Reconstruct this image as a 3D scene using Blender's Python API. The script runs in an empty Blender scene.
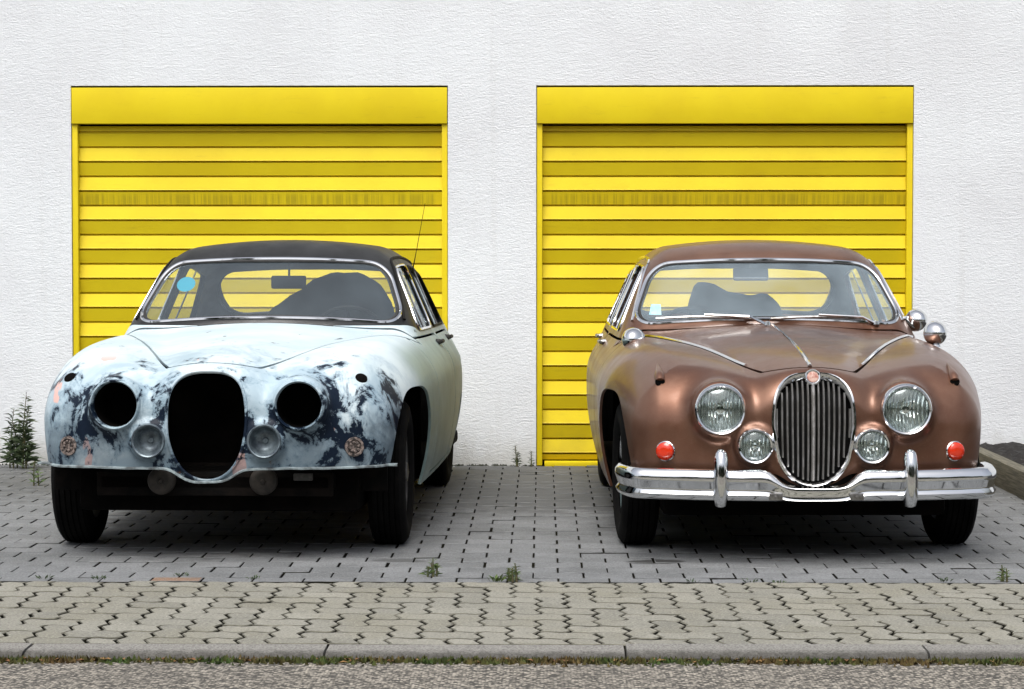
import bpy, bmesh, math, random
import numpy as np
from mathutils import Vector, Matrix

R = math.radians
SC = bpy.context.scene
COL = SC.collection
random.seed(7); np.random.seed(7)

# ------------------------------------------------------------------ camera, sky, sun, exposure
F_PX, CAM_H = 2444.0, 1.274
cam_d = bpy.data.cameras.new('camera'); cam = bpy.data.objects.new('camera', cam_d); COL.objects.link(cam)
cam_d.sensor_width = 36.0; cam_d.lens = F_PX * 36.0 / 1024.0
cam_d.clip_start = 0.1; cam_d.clip_end = 600
cam.location = (0, 0, CAM_H)
cam.rotation_euler = (R(90) - math.atan(89.5 / F_PX), 0, math.atan(31.0 / F_PX))
SC.camera = cam

SUN_EL, SUN_AZ = R(62), R(196)           # azimuth clockwise from +Y: light comes from behind the camera, a little from the right
world = bpy.data.worlds.new('World'); SC.world = world; world.use_nodes = True
wn = world.node_tree; wn.nodes.clear()
sky = wn.nodes.new('ShaderNodeTexSky'); sky.sky_type = 'NISHITA'; sky.sun_disc = False
sky.sun_elevation = SUN_EL; sky.sun_rotation = SUN_AZ; sky.dust_density = 6.0; sky.ozone_density = 1.0; sky.air_density = 1.0
hsv = wn.nodes.new('ShaderNodeHueSaturation'); hsv.inputs['Saturation'].default_value = 0.45
bg = wn.nodes.new('ShaderNodeBackground'); bg.inputs['Strength'].default_value = 0.12
wo = wn.nodes.new('ShaderNodeOutputWorld')
wn.links.new(sky.outputs[0], hsv.inputs['Color']); wn.links.new(hsv.outputs[0], bg.inputs[0]); wn.links.new(bg.outputs[0], wo.inputs[0])
sd = bpy.data.lights.new('sun', 'SUN'); sd.energy = 1.5; sd.angle = R(40); sd.color = (1.0, 0.97, 0.92)
sun = bpy.data.objects.new('sun', sd); COL.objects.link(sun)
sdir = Vector((math.sin(SUN_AZ) * math.cos(SUN_EL), math.cos(SUN_AZ) * math.cos(SUN_EL), math.sin(SUN_EL)))
sun.rotation_euler = sdir.to_track_quat('Z', 'Y').to_euler(); sun.location = (0, -5, 12)
SC.view_settings.view_transform = 'Standard'; SC.view_settings.look = 'None'
SC.view_settings.exposure = 0.66; SC.view_settings.gamma = 1.0
SC.render.engine = 'CYCLES'
SC.cycles.max_bounces = 8; SC.cycles.transparent_max_bounces = 12

# ------------------------------------------------------------------ materials
def mat(name, col, rough=0.6, metal=0.0, coat=0.0, coat_rough=0.1, spec=0.5):
    m = bpy.data.materials.new(name); m.use_nodes = True
    p = m.node_tree.nodes['Principled BSDF']
    p.inputs['Base Color'].default_value = (*col, 1); p.inputs['Roughness'].default_value = rough
    p.inputs['Metallic'].default_value = metal; p.inputs['Coat Weight'].default_value = coat
    p.inputs['Coat Roughness'].default_value = coat_rough; p.inputs['Specular IOR Level'].default_value = spec
    return m

class NT:
    """small node helper"""
    def __init__(s, m): s.t = m.node_tree; s.p = s.t.nodes['Principled BSDF']; s._c = None
    def n(s, typ, **kw):
        nd = s.t.nodes.new('ShaderNode' + typ)
        for k, v in kw.items(): setattr(nd, k, v)
        return nd
    def l(s, a, b): s.t.links.new(a, b)
    def coord(s):
        if s._c is None: s._c = s.n('TexCoord').outputs['Object']
        return s._c
    def mapped(s, scale=(1, 1, 1), loc=(0, 0, 0)):
        mp = s.n('Mapping'); s.l(s.coord(), mp.inputs[0]); mp.inputs['Scale'].default_value = scale; mp.inputs['Location'].default_value = loc
        return mp.outputs[0]
    def noise(s, scale, detail=4, rough=0.55, vec=None, dist=0.0):
        nd = s.n('TexNoise'); nd.inputs['Scale'].default_value = scale; nd.inputs['Detail'].default_value = detail
        nd.inputs['Roughness'].default_value = rough; nd.inputs['Distortion'].default_value = dist
        s.l(vec if vec is not None else s.coord(), nd.inputs['Vector'])
        return nd.outputs['Fac']
    def ramp(s, fac, a, b):
        nd = s.n('MapRange'); nd.inputs[1].default_value = a; nd.inputs[2].default_value = b
        nd.interpolation_type = 'SMOOTHSTEP'
        s.l(fac, nd.inputs[0]); return nd.outputs[0]
    def math(s, op, a, b=None):
        nd = s.n('Math', operation=op)
        for i, v in enumerate((a, b)):
            if v is None: continue
            if isinstance(v, (int, float)): nd.inputs[i].default_value = v
            else: s.l(v, nd.inputs[i])
        return nd.outputs[0]
    def mix(s, fac, a, b):
        nd = s.n('MixRGB')
        for i, v in enumerate((fac, a, b)):
            if isinstance(v, (int, float)): nd.inputs[i].default_value = v
            elif isinstance(v, tuple): nd.inputs[i].default_value = (*v, 1)
            else: s.l(v, nd.inputs[i])
        return nd.outputs[0]
    def sep(s):
        nd = s.n('SeparateXYZ'); s.l(s.coord(), nd.inputs[0]); return nd.outputs
    def col(s, c): s.l(c, s.p.inputs['Base Color'])
    def rough(s, c): s.l(c, s.p.inputs['Roughness'])
    def bump(s, h, strength=0.5, dist=0.01):
        nd = s.n('Bump'); nd.inputs['Strength'].default_value = strength; nd.inputs['Distance'].default_value = dist
        s.l(h, nd.inputs['Height']); s.l(nd.outputs[0], s.p.inputs['Normal'])

def noisy(name, c1, c2, scale=8, rough=0.8, bump=0.0, bdist=0.003, bscale=None, **kw):
    m = mat(name, c1, rough, **kw); t = NT(m)
    f = t.noise(scale, 6, 0.65); t.col(t.mix(t.ramp(f, .35, .65), c1, c2))
    if bump: t.bump(t.noise(bscale or scale * 4, 5, .6), bump, bdist)
    return m

# ------------------------------------------------------------------ object helpers
def tag(o, label=None, cat=None, group=None, kind=None):
    if label: o['label'] = label
    if cat: o['category'] = cat
    if group: o['group'] = group
    if kind: o['kind'] = kind
    return o
def empty(name, loc=(0, 0, 0), rz=0.0, parent=None):
    o = bpy.data.objects.new(name, None); COL.objects.link(o); o.location = loc; o.rotation_euler = (0, 0, rz)
    o.empty_display_size = .2; o.parent = parent
    return o
def link(name, me, m=None, parent=None):
    o = bpy.data.objects.new(name, me); COL.objects.link(o); o.parent = parent
    if m is not None:
        for k in (m if isinstance(m, (list, tuple)) else [m]): me.materials.append(k)
    return o
def mesh_np(name, V, Fs, smooth=True):
    me = bpy.data.meshes.new(name); me.from_pydata([tuple(v) for v in np.asarray(V, float)], [], [tuple(int(i) for i in f) for f in Fs])
    if smooth: me.polygons.foreach_set('use_smooth', [True] * len(me.polygons))
    me.update(); return me
class MB:
    """collects pieces of ONE mesh object"""
    def __init__(s): s.b = bmesh.new()
    def box(s, x0, x1, y0, y1, z0, z1, bev=0.0, seg=2):
        r = bmesh.ops.create_cube(s.b, size=1.0, matrix=Matrix.Translation(((x0+x1)/2, (y0+y1)/2, (z0+z1)/2)) @ Matrix.Diagonal((x1-x0, y1-y0, z1-z0, 1)))
        if bev:
            vs = set(r['verts']); es = [e for e in s.b.edges if e.verts[0] in vs and e.verts[1] in vs]
            bmesh.ops.bevel(s.b, geom=es, offset=bev, segments=seg, affect='EDGES', profile=.6)
        return s
    def tube(s, pts, rad, seg=8, closed=False, caps=True, flat=None):
        pts = [Vector(p) for p in pts]; n = len(pts)
        rads = rad if isinstance(rad, (list, tuple)) else [rad] * n
        rings = []; prev = None
        for i, p in enumerate(pts):
            a = pts[(i-1) % n] if (closed or i > 0) else p; c = pts[(i+1) % n] if (closed or i < n-1) else p
            t = (c - a).normalized() if (c - a).length > 1e-9 else Vector((0, 0, 1))
            if prev is None:
                up = Vector((0, 0, 1)) if abs(t.z) < .9 else Vector((1, 0, 0)); u = t.cross(up).normalized()
            else:
                u = prev - t * prev.dot(t); u = u.normalized() if u.length > 1e-6 else t.orthogonal().normalized()
            prev = u; v = t.cross(u)
            rings.append([s.b.verts.new(p + (u * math.cos(k*2*math.pi/seg) + v * math.sin(k*2*math.pi/seg)) * rads[i]) for k in range(seg)])
        for i in range(n if closed else n - 1):
            A, B = rings[i], rings[(i+1) % n]
            for k in range(seg):
                s.b.faces.new((A[k], A[(k+1) % seg], B[(k+1) % seg], B[k]))
        if caps and not closed:
            s.b.faces.new(rings[0][::-1]); s.b.faces.new(rings[-1])
        return s
    def lathe(s, prof, M=None, seg=40, close=False):
        """prof: (radius, height along local z)"""
        M = M or Matrix(); rings = []
        for r, h in prof:
            if r < 1e-5: rings.append([s.b.verts.new(M @ Vector((0, 0, h)))])
            else: rings.append([s.b.verts.new(M @ Vector((r*math.cos(k*2*math.pi/seg), r*math.sin(k*2*math.pi/seg), h))) for k in range(seg)])
        L = len(rings)
        for i in range(L if close else L - 1):
            A, B = rings[i], rings[(i+1) % L]
            for k in range(seg):
                k2 = (k+1) % seg
                if len(A) == 1 and len(B) == 1: continue
                if len(A) == 1: s.b.faces.new((A[0], B[k2], B[k]))
                elif len(B) == 1: s.b.faces.new((A[k], A[k2], B[0]))
                else: s.b.faces.new((A[k], A[k2], B[k2], B[k]))
        return s
    def grid(s, rows, closed_v=False):
        """rows of points -> quads"""
        vs = [[s.b.verts.new(Vector(p)) for p in row] for row in rows]
        for i in range(len(vs) - 1):
            m = len(vs[i])
            for k in range(m if closed_v else m - 1):
                s.b.faces.new((vs[i][k], vs[i][(k+1) % m], vs[i+1][(k+1) % m], vs[i+1][k]))
        return vs
    def face(s, pts): s.b.faces.new([s.b.verts.new(Vector(p)) for p in pts])
    def build(s, name, m, parent=None, smooth=True, angle=40, recalc=True):
        if recalc: bmesh.ops.recalc_face_normals(s.b, faces=s.b.faces)
        me = bpy.data.meshes.new(name); s.b.to_mesh(me); s.b.free()
        if smooth:
            me.polygons.foreach_set('use_smooth', [True] * len(me.polygons)); me.set_sharp_from_angle(angle=R(angle))
        return link(name, me, m, parent)

# ================================================================== SETTING
D_WALL, D_YARD, D_KERB_IN, D_KERB = 14.76, 9.49, 7.965, 7.79

# ---- ground under everything
m_soil = noisy('soil', (.03, .027, .022), (.05, .045, .035), 5, .95)
g = MB(); g.face([(-150, -150, -.25), (150, -150, -.25), (150, 150, -.25), (-150, 150, -.25)])
tag(g.build('ground', m_soil, smooth=False), kind='structure')

# ---- road
m_asph = mat('asphalt', (.16, .155, .15), .9); t = NT(m_asph)
v1 = t.n('TexVoronoi'); v1.inputs['Scale'].default_value = 95; t.l(t.coord(), v1.inputs['Vector'])
sepc = t.n('SeparateColor'); t.l(v1.outputs['Color'], sepc.inputs[0])
c = t.mix(t.ramp(sepc.outputs[0], .15, .95), (.04, .037, .032), (.36, .33, .28))
c = t.mix(t.math('MULTIPLY', t.ramp(v1.outputs['Distance'], .35, .75), .75), c, (.045, .042, .036))
c = t.mix(t.math('MULTIPLY', t.ramp(t.noise(1.3, 5, .6), .45, .75), .35), c, (.06, .055, .048)); t.col(c)
t.bump(v1.outputs['Distance'], .8, -.004)
g = MB(); g.box(-60, 60, -9, D_KERB - .002, -.2, -.028)
tag(g.build('road', m_asph, smooth=False), kind='structure')
# ---- verge and far side behind the camera
m_grass = noisy('verge_grass', (.035, .06, .018), (.06, .08, .03), 3, .95, .6, .02, 30)
g = MB(); g.box(-60, 60, -60, -9.0, -.2, .02)
tag(g.build('grass_verge', m_grass, smooth=False), kind='structure')

# ---- wood across the road: shades the low sky, mirrored in lamps and chrome
m_wood = noisy('far_foliage', (.018, .034, .010), (.045, .07, .022), .6, .95)
rw = random.Random(3); wd = MB()
for k in range(12000):
    x_ = rw.uniform(-45, 45); top = 8.8 + 2.0*math.sin(x_*.42) + 1.6*math.sin(x_*1.1 + 2) + .8*math.sin(x_*2.7)
    z_ = rw.random()**.8*top; y_ = -16 - rw.random()*5 - .0*z_; s_ = rw.uniform(.3, .75); a = rw.random()*6.28; b = rw.uniform(-.9, .9)
    u = Vector((math.cos(a), math.sin(a)*.4, b)).normalized()*s_; v = Vector((-.3*math.sin(a), .5, rw.uniform(-1, 1))).normalized()*s_
    p = Vector((x_, y_, z_)); wd.face([p - u, p - v, p + u*1.1, p + v])
tag(wd.build('far_wood', m_wood, smooth=False, recalc=False), kind='stuff')

# ---- paving stones (real joints; the stones of each field are one sheet)
def stone_mat(name, c1, c2, tintvar, moss):
    m = mat(name, c1, .88); t = NT(m)
    at = t.n('Attribute', attribute_name='stone_tint'); at.attribute_type = 'GEOMETRY'
    c = t.mix(at.outputs['Fac'], c1, c2); c = t.mix(t.ramp(at.outputs['Fac'], 1.5, 2), c, (.21, .125, .075))
    c = t.mix(t.math('MULTIPLY', t.ramp(t.noise(2.2, 6, .65), .42, .68), tintvar), c, moss)
    c = t.mix(t.math('MULTIPLY', t.ramp(t.noise(85, 4, .7), .48, .66), .62), c, tuple(.38*k for k in c1))
    c = t.mix(t.math('MULTIPLY', t.ramp(t.noise(120, 3, .6, t.mapped(loc=(3, 1, 0))), .53, .68), .5), c, tuple(min(.7, 1.75*k) for k in c2))
    c = t.mix(t.math('MULTIPLY', t.ramp(t.noise(11, 6, .75), .52, .70), .40), c, tuple(.5*k for k in c1))
    t.m = m; t.c = c; t.bump(t.noise(200, 3, .6), .5, .002)
    return m, t
m_yard, t = stone_mat('yard_stone', (.125, .132, .137), (.185, .193, .20), .6, (.075, .08, .08))
# small oil spots first; the broad dark areas paint shade along with grime
def stain_shade(t, c, cx, cy, rx, ry, col, amt):
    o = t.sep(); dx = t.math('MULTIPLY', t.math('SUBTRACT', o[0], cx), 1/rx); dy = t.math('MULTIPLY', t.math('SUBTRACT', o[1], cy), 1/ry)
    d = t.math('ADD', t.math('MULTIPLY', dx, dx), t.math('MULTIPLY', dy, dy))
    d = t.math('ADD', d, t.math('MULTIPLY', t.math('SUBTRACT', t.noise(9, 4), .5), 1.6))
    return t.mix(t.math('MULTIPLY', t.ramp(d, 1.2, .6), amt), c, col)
c = stain_shade(t, t.c, .47, 10.13, .13, .075, (.02, .02, .02), .9)
c = stain_shade(t, c, -.6, 10.15, .12, .06, (.04, .04, .04), .6)
c = stain_shade(t, c, -.1, 13.9, 3.6, 1.9, (.05, .052, .052), .68)  # grime and occlusion shade towards the wall, painted into the stones
c = stain_shade(t, c, -1.35, 11.6, .8, 1.4, (.05, .05, .05), .65)  # grime and shade under the pale car, painted into the stones
c = stain_shade(t, c, 1.1, 11.6, .8, 1.4, (.05, .05, .05), .65); t.col(c)  # likewise shade and grime painted under the brown car
m_walk, t = stone_mat('sidewalk_stone', (.155, .153, .130), (.245, .24, .205), .55, (.18, .17, .125)); t.col(t.c)
m_joint = noisy('joint_sand', (.008, .0075, .006), (.018, .018, .011), 12, .98, spec=.1)

def stones(name, polys, m, edge_m, ztop=0.0, bev=.004, dep=.02):
    V, Fs, tint, mi = [], [], [], []
    for P in polys:
        P = np.asarray(P, float); n = len(P); cen = P.mean(0)
        dz = random.gauss(0, .0012); tx, ty = random.gauss(0, .006), random.gauss(0, .006); tv = min(1, max(0, random.gauss(.5, .22)))
        if edge_m.name.startswith('yard') and abs(cen[0] + 1.45) < .1 and abs(cen[1] - D_YARD - .057) < .03: tv = 3.0   # one reddish block
        def ring(scale_off, z):
            d = P - cen; L = np.linalg.norm(d, axis=1, keepdims=True)
            Q = cen + d * (1 - scale_off / L)
            return [(q[0], q[1], ztop + z + dz + (q[0]-cen[0])*tx + (q[1]-cen[1])*ty) for q in Q]
        b = len(V); V += ring(0, -dep) + ring(0, -bev*.9) + ring(bev, 0)
        for k in range(n):
            k2 = (k+1) % n
            Fs.append((b+k, b+k2, b+n+k2, b+n+k)); Fs.append((b+n+k, b+n+k2, b+2*n+k2, b+2*n+k)); mi += [1, 2]
        Fs.append(tuple(b+2*n+k for k in range(n))); mi.append(0)
        tint += [tv] * (3*n)
    me = mesh_np(name, V, Fs, False)
    a = me.attributes.new('stone_tint', 'FLOAT', 'POINT'); a.data.foreach_set('value', tint)
    me.polygons.foreach_set('material_index', mi)
    return tag(link(name, me, [m, m_joint, edge_m]), kind='structure')

XW = 7.0
# yard: waisted blocks in running bond
polys = []; pw, pd, ji, jr = .2, .163, .0085, .0028
rows = int((D_WALL - .02 - D_YARD - .11) / pd) + 1
for r in range(rows):
    y0 = D_YARD + .115 + r*pd; y1 = min(y0 + pd, D_WALL - .004)
    for k in range(int(-XW/pw), int(XW/pw)):
        x0 = k*pw - .039 + (pw/2 if r % 2 else 0); g1 = ji*(.5 + random.random()); a, b_ = x0 + g1/2, x0 + pw - g1/2
        w = .006; ym = (y0 + y1)/2
        # double-T outline: ends wider than the waist
        polys.append([(a, y0+jr), (a+.055, y0+jr), (x0+pw/2, y0+jr+w*.45), (b_-.055, y0+jr), (b_, y0+jr), (b_, y1-jr), (b_-.055, y1-jr), (x0+pw/2, y1-jr-w*.45), (a+.055, y1-jr), (a, y1-jr)])
# edging course beside the sidewalk
k = -XW + .061
while k < XW:
    L = .2; polys.append([(k+.004, D_YARD+.004), (k+L-.004, D_YARD+.004), (k+L-.004, D_YARD+.111), (k+.004, D_YARD+.111)]); k += L
stones('yard_paving', polys, m_yard, noisy('yard_arris', (.10, .104, .108), (.19, .197, .202), 14, .9), bev=.0025)
# sidewalk: interlocking zigzag stones laid in herringbone
polys = []; ux, uy = .0996, .139; X0, Y0 = .484, 8.706 - .0695
def tri(u): u = u % 1.0; return 4*u if u < .25 else (2 - 4*u if u < .75 else 4*u - 4)
def vline(i, y): return X0 + i*ux + .0125*tri((y - Y0)/uy)
def hline(j, x): return Y0 + j*uy + .0085*tri((x - X0)/ux)
def herring(i, j, wi, wj):
    gx = [.0052 + .0020*math.sin(i*3.1 + j*1.7 + q*2.3) for q in (0, 1)]; gy = .0026 + .0022*random.random()
    T = (0, .25, .75); bot, top, lef, rig = [], [], [], []
    us = [a + t_ for a in range(wi) for t_ in T] + [wi]; vs_ = [a + t_ for a in range(wj) for t_ in T] + [wj]
    xa, xb = X0 + i*ux + gx[0], X0 + (i + wi)*ux - gx[1]; ya, yb = Y0 + j*uy + gy, Y0 + (j + wj)*uy - gy
    for u in us[1:-1]:
        x_ = X0 + (i + u)*ux; bot.append((x_, hline(j, x_) + gy)); top.append((x_, hline(j + wj, x_) - gy))
    for v in vs_[1:-1]:
        y_ = Y0 + (j + v)*uy; lef.append((vline(i, y_) + gx[0], y_)); rig.append((vline(i + wi, y_) - gx[1], y_))
    P = [(xa, ya)] + bot + [(xb, ya)] + rig + [(xb, yb)] + top[::-1] + [(xa, yb)] + lef[::-1]
    lo, hi = D_KERB_IN + .002, D_YARD - .003
    Q = [(x_, min(max(y_, lo), hi)) for x_, y_ in P]
    out = []
    for q in Q:
        if not out or abs(q[0]-out[-1][0]) + abs(q[1]-out[-1][1]) > 1e-4: out.append(q)
    ys_ = [q[1] for q in out]
    return out if max(ys_) - min(ys_) > .03 and len(out) > 3 else None
for j in range(-7, 7):
    for i in range(-75, 66):
        p_ = (i - j) % 4      # the gap of column i sits at row i - 1
        P = herring(i - 1, j, 2, 1) if p_ == 0 else (herring(i - 1, j, 1, 2) if p_ == 3 else None)
        if P: polys.append(P)
stones('sidewalk_paving', polys, m_walk, noisy('sidewalk_arris', (.05, .048, .036), (.15, .145, .115), 9, .9), bev=.0042)
g = MB(); g.box(-60, 60, D_KERB_IN - .01, D_WALL + 8, -.22, -.017)
tag(g.build('joint_bed', m_joint, smooth=False), kind='structure')

# ---- kerb
m_kerb = mat('kerb_concrete', (.3, .295, .28), .9); t = NT(m_kerb); o = t.sep()
c = t.mix(t.ramp(t.noise(140, 3, .6), .42, .66), (.225, .22, .205), (.085, .082, .075))
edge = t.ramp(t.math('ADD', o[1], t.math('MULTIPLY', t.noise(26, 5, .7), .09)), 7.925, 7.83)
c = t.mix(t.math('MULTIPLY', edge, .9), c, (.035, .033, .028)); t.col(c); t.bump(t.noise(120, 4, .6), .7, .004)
x = -XW - .45; V = MB()
prof = [(D_KERB + .0, -.1), (D_KERB + .004, -.02), (D_KERB + .02, -.006), (D_KERB + .05, -.001), (D_KERB_IN - .0, .0), (D_KERB_IN, -.1)]
kx = sorted([.267 + .97*(k - 2) for k in range(-6, 10)])
for a, b_ in zip(kx[:-1], kx[1:]):
    dz = random.gauss(0, .0015)
    rows_ = [[(xx, py + random.gauss(0, .0008), pz + dz) for py, pz in prof] for xx in np.linspace(a + .004, b_ - .004, 14)]
    vs = V.grid(rows_); V.b.faces.new(vs[0]); V.b.faces.new(vs[-1][::-1])
tag(V.build('kerb', m_kerb, angle=35), kind='structure')

# ---- building: wall with two door openings, roof edge out of frame
Z1 = 2.295
def PX(px): return (px - 543) / (F_PX / D_WALL)
doors_x = [(PX(71.0), PX(448.0)), (PX(536.2), PX(912.0))]
m_wall = mat('white_render', (.72, .735, .745), .9); t = NT(m_wall); o = t.sep()
n1 = t.noise(16, 7, .65, t.mapped((.8, 1, 2.4)), .6); n2 = t.noise(52, 5, .65, t.mapped((.8, 1, 2.0)), .5); n3 = t.noise(1.1, 4, .6)
c = t.mix(t.ramp(n3, .35, .7), (.75, .785, .815), (.69, .715, .745))
c = t.mix(t.math('MULTIPLY', t.ramp(n2, .56, .72), .16), c, (.5, .49, .47))
st_ = t.math('MULTIPLY', t.ramp(t.noise(1.0, 5, .65, t.mapped((9, 1, .35))), .54, .74), .20)
c = t.mix(st_, c, (.55, .555, .55))
low = t.math('MULTIPLY', t.ramp(t.math('ADD', o[2], t.math('MULTIPLY', t.noise(7, 5, .7), .34)), .42, .14), .55)
c = t.mix(low, c, (.40, .39, .34)); t.col(c)
t.bump(t.math('ADD', t.math('MULTIPLY', n1, .5), t.math('ADD', t.math('MULTIPLY', n2, .75), t.math('MULTIPLY', t.noise(110, 3, .6), .3))), .40, .020)
bld = tag(empty('garage_building', (0, D_WALL, 0)), 'white rendered garage building with two yellow doors behind both cars', 'building')
w = MB(); HW = 9.0; HT = 4.6; TH = .30
xs = [-HW, doors_x[0][0], doors_x[0][1], doors_x[1][0], doors_x[1][1], HW]
def wquad(xa, xb, za, zb): w.face([(xa, 0, za), (xb, 0, za), (xb, 0, zb), (xa, 0, zb)])
for i in (0, 2, 4): wquad(xs[i], xs[i+1], -.2, Z1)
for i in range(5): wquad(xs[i], xs[i+1], Z1, HT)
for a, b_ in doors_x:
    w.face([(a, 0, -.2), (a, 0, Z1), (a, TH, Z1), (a, TH, -.2)]); w.face([(b_, 0, -.2), (b_, TH, -.2), (b_, TH, Z1), (b_, 0, Z1)])
    w.face([(a, 0, Z1), (b_, 0, Z1), (b_, TH, Z1), (a, TH, Z1)])
w.face([(-HW, 0, -.2), (-HW, 0, HT), (-HW, 7, HT), (-HW, 7, -.2)]); w.face([(HW, 0, -.2), (HW, 7, -.2), (HW, 7, HT), (HW, 0, HT)])
w.face([(-HW, 7, -.2), (-HW, 7, HT), (HW, 7, HT), (HW, 7, -.2)])
bmesh.ops.remove_doubles(w.b, verts=w.b.verts, dist=1e-5)
wall = w.build('wall', m_wall, bld, smooth=False, recalc=False)
m_roof = noisy('roofing', (.1, .1, .1), (.14, .14, .14), 4, .9)
g = MB(); g.box(-HW-.15, HW+.15, -.15, 7.15, HT + .002, HT + .14, .01); g.build('roof', m_roof, bld)

# ---- roller doors
def yellow(name, stripe):
    m = mat(name, (.80, .60, .014), .5, spec=.25); t = NT(m); o = t.sep()
    c = t.mix(t.ramp(t.noise(1.7, 5, .6), .35, .7), (.73, .578, .012), (.67, .51, .010))
    c = t.mix(t.math('MULTIPLY', t.ramp(t.noise(5, 6, .7, t.mapped((1, 1, 7))), .55, .78), .28), c, (.40, .29, .02))
    if stripe:   # run-off streaks on one slat, grime low down
        st = t.ramp(t.noise(1.0, 3, .6, t.mapped((60, 1, .9))), .40, .62)
        band = t.math('MULTIPLY', t.ramp(o[2], 1.572, 1.585), t.ramp(o[2], 1.665, 1.62))
        c = t.mix(t.math('MULTIPLY', t.math('MULTIPLY', st, band), .45), c, (.25, .19, .015))
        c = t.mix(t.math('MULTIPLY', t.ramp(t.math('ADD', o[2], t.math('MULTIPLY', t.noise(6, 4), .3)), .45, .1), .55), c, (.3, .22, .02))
    t.col(c); t.rough(t.math('ADD', t.math('MULTIPLY', t.noise(6, 4), .25), .32))
    t.bump(t.noise(3, 3), .08, .01)
    return m
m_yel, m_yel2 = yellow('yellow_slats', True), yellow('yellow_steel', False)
m_dark = mat('dark_gap', (.012, .011, .01), .9)
for i, (a, b_) in enumerate(doors_x):
    d = empty('garage_door', (0, 0, 0), 0, bld)
    d['label'] = ('yellow roller door behind the patchy pale car', 'yellow roller door behind the brown car')[i]
    zh = 2.066; fr = .034
    h = MB(); h.box(a + .004, b_ - .004, -.004, .10, zh, Z1 - .012, .004); h.build('header_panel', m_yel2, d)
    for q in (a + .003, b_ - .003 - fr):
        f = MB(); f.box(q, q + fr, .012, .11, 0, zh - .002, .003); f.build('frame_rail', m_yel2, d)
    bk = MB(); bk.box(a + .01, b_ - .01, .14, .16, 0, Z1 - .002); bk.build('backing', m_dark, d, smooth=False)
    # slats: one face tilted to the sky, one tilted to the ground, a groove at every joint
    xa, xb = a + .003 + fr + .001, b_ - .003 - fr - .001
    P = []; z = zh - .012; pit = .0884; y_in, y_out = .066, .046; dn = False
    P += [(y_in, z), (.058, z - .03)]; z -= .034; dn = True
    while z > .05:
        zb_ = max(z - pit, .03)
        g0, g1 = (y_out, y_in) if dn else (y_in, y_out)
        if dn: P += [(y_out + .026, z + .002), (y_out + .026, z - .010), (g0 + .003, z - .011), (g1, zb_ + .002)]
        else: P += [(g0 + .02, z - .001), (g0 + .02, z - .009), (g0, z - .010), (g1 + .002, zb_ + .005), (g1, zb_ + .002), (g1 + .003, zb_ - .001)]
        z = zb_; dn = not dn
    P += [(.10, z)]
    s_ = MB(); s_.grid([[(xx, py, pz) for py, pz in P] for xx in np.linspace(xa, xb, 9)])
    s_.build('slat_curtain', m_yel, d, smooth=False)
    sl = MB(); sl.box(a + .05, b_ - .05, -.01, .1, -.005, .024, .004); sl.build('sill', m_yel2, d)

# ---- planter edging and mulch at right
m_edge = mat('edging_timber', (.16, .15, .11), .9); t = NT(m_edge); o = t.sep()
c = t.mix(t.ramp(t.noise(3, 6, .7, t.mapped((30, 1.2, 30))), .35, .65), (.15, .14, .105), (.055, .052, .038)); t.col(c); t.bump(t.noise(3, 6, .7, t.mapped((40, 1.5, 40))), .6, .006)
EX = 2.50
pe = MB(); pe.box(EX, EX + .085, 9.75, D_WALL - .004, -.03, .145, .012)
tag(pe.build('planter_edging', m_edge), 'weathered low timber edging of the bed right of the brown car', 'edging')
m_mul = noisy('bark_mulch', (.004, .004, .005), (.016, .014, .013), 70, .95)
mu = MB(); nx, ny = 60, 150
mu.grid([[(EX + .087 + 2.4*i/nx, 9.78 + (D_WALL - 9.79)*j/ny,   .11 + .035*random.random() + .012*math.sin(i*1.3)*math.sin(j*.9)) for i in range(nx + 1)] for j in range(ny + 1)])
tag(mu.build('bark_mulch', m_mul), kind='stuff'); 

# ================================================================== CAR BODY FIELD
def spl(xs, ys):
    xs = np.asarray(xs, float); ys = np.asarray(ys, float)
    d = np.diff(ys) / np.diff(xs); m = np.empty_like(ys); m[0], m[-1] = d[0], d[-1]
    h = np.diff(xs); m[1:-1] = (d[:-1]*h[1:] + d[1:]*h[:-1]) / (h[1:] + h[:-1])
    def f(x):
        x = np.clip(x, xs[0], xs[-1]); i = np.clip(np.searchsorted(xs, x) - 1, 0, len(xs) - 2)
        hh = h[i]; u = (x - xs[i]) / hh; u2 = u*u; u3 = u2*u
        return (2*u3-3*u2+1)*ys[i] + (u3-2*u2+u)*hh*m[i] + (-2*u3+3*u2)*ys[i+1] + (u3-u2)*hh*m[i+1]
    return f
def sstep(a, b, x): u = np.clip((x - a) / (b - a), 0, 1); return u*u*(3 - 2*u)
def smin(a, b, k): h = np.clip(.5 + .5*(b - a)/k, 0, 1); return b*(1-h) + a*h - k*h*(1-h)
def smax(a, b, k): return -smin(-a, -b, k)
def rmax(r, *fs):
    s2 = 0; mx = None
    for f in fs:
        u = np.maximum(f + r, 0); s2 = s2 + u*u; mx = f if mx is None else np.maximum(mx, f)
    return np.sqrt(s2) - r + np.minimum(mx + r, 0)
W_y = spl([-.2, .1, .2, .3, .57, .77, 1.1, 1.5, 2.5, 3.3, 4.0, 4.6], [.67, .705, .724, .746, .795, .824, .840, .844, .840, .822, .775, .69])
ZW_y = spl([-.2, .0, .15, .35, .7, 1.1, 1.6, 2.5, 3.4, 4.0, 4.6], [.70, .735, .775, .82, .868, .888, .896, .905, .90, .85, .70])
XW_y = spl([-.2, .1, .5, 1.0, 1.6, 4.6], [.40, .42, .53, .585, .58, .5])
ZB_y = spl([-.2, .05, .2, .5, .9, 1.3, 1.7, 2.2, 3.7, 4.1, 4.6], [.765, .793, .822, .862, .898, .925, .948, .95, .93, .88, .70])
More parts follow.
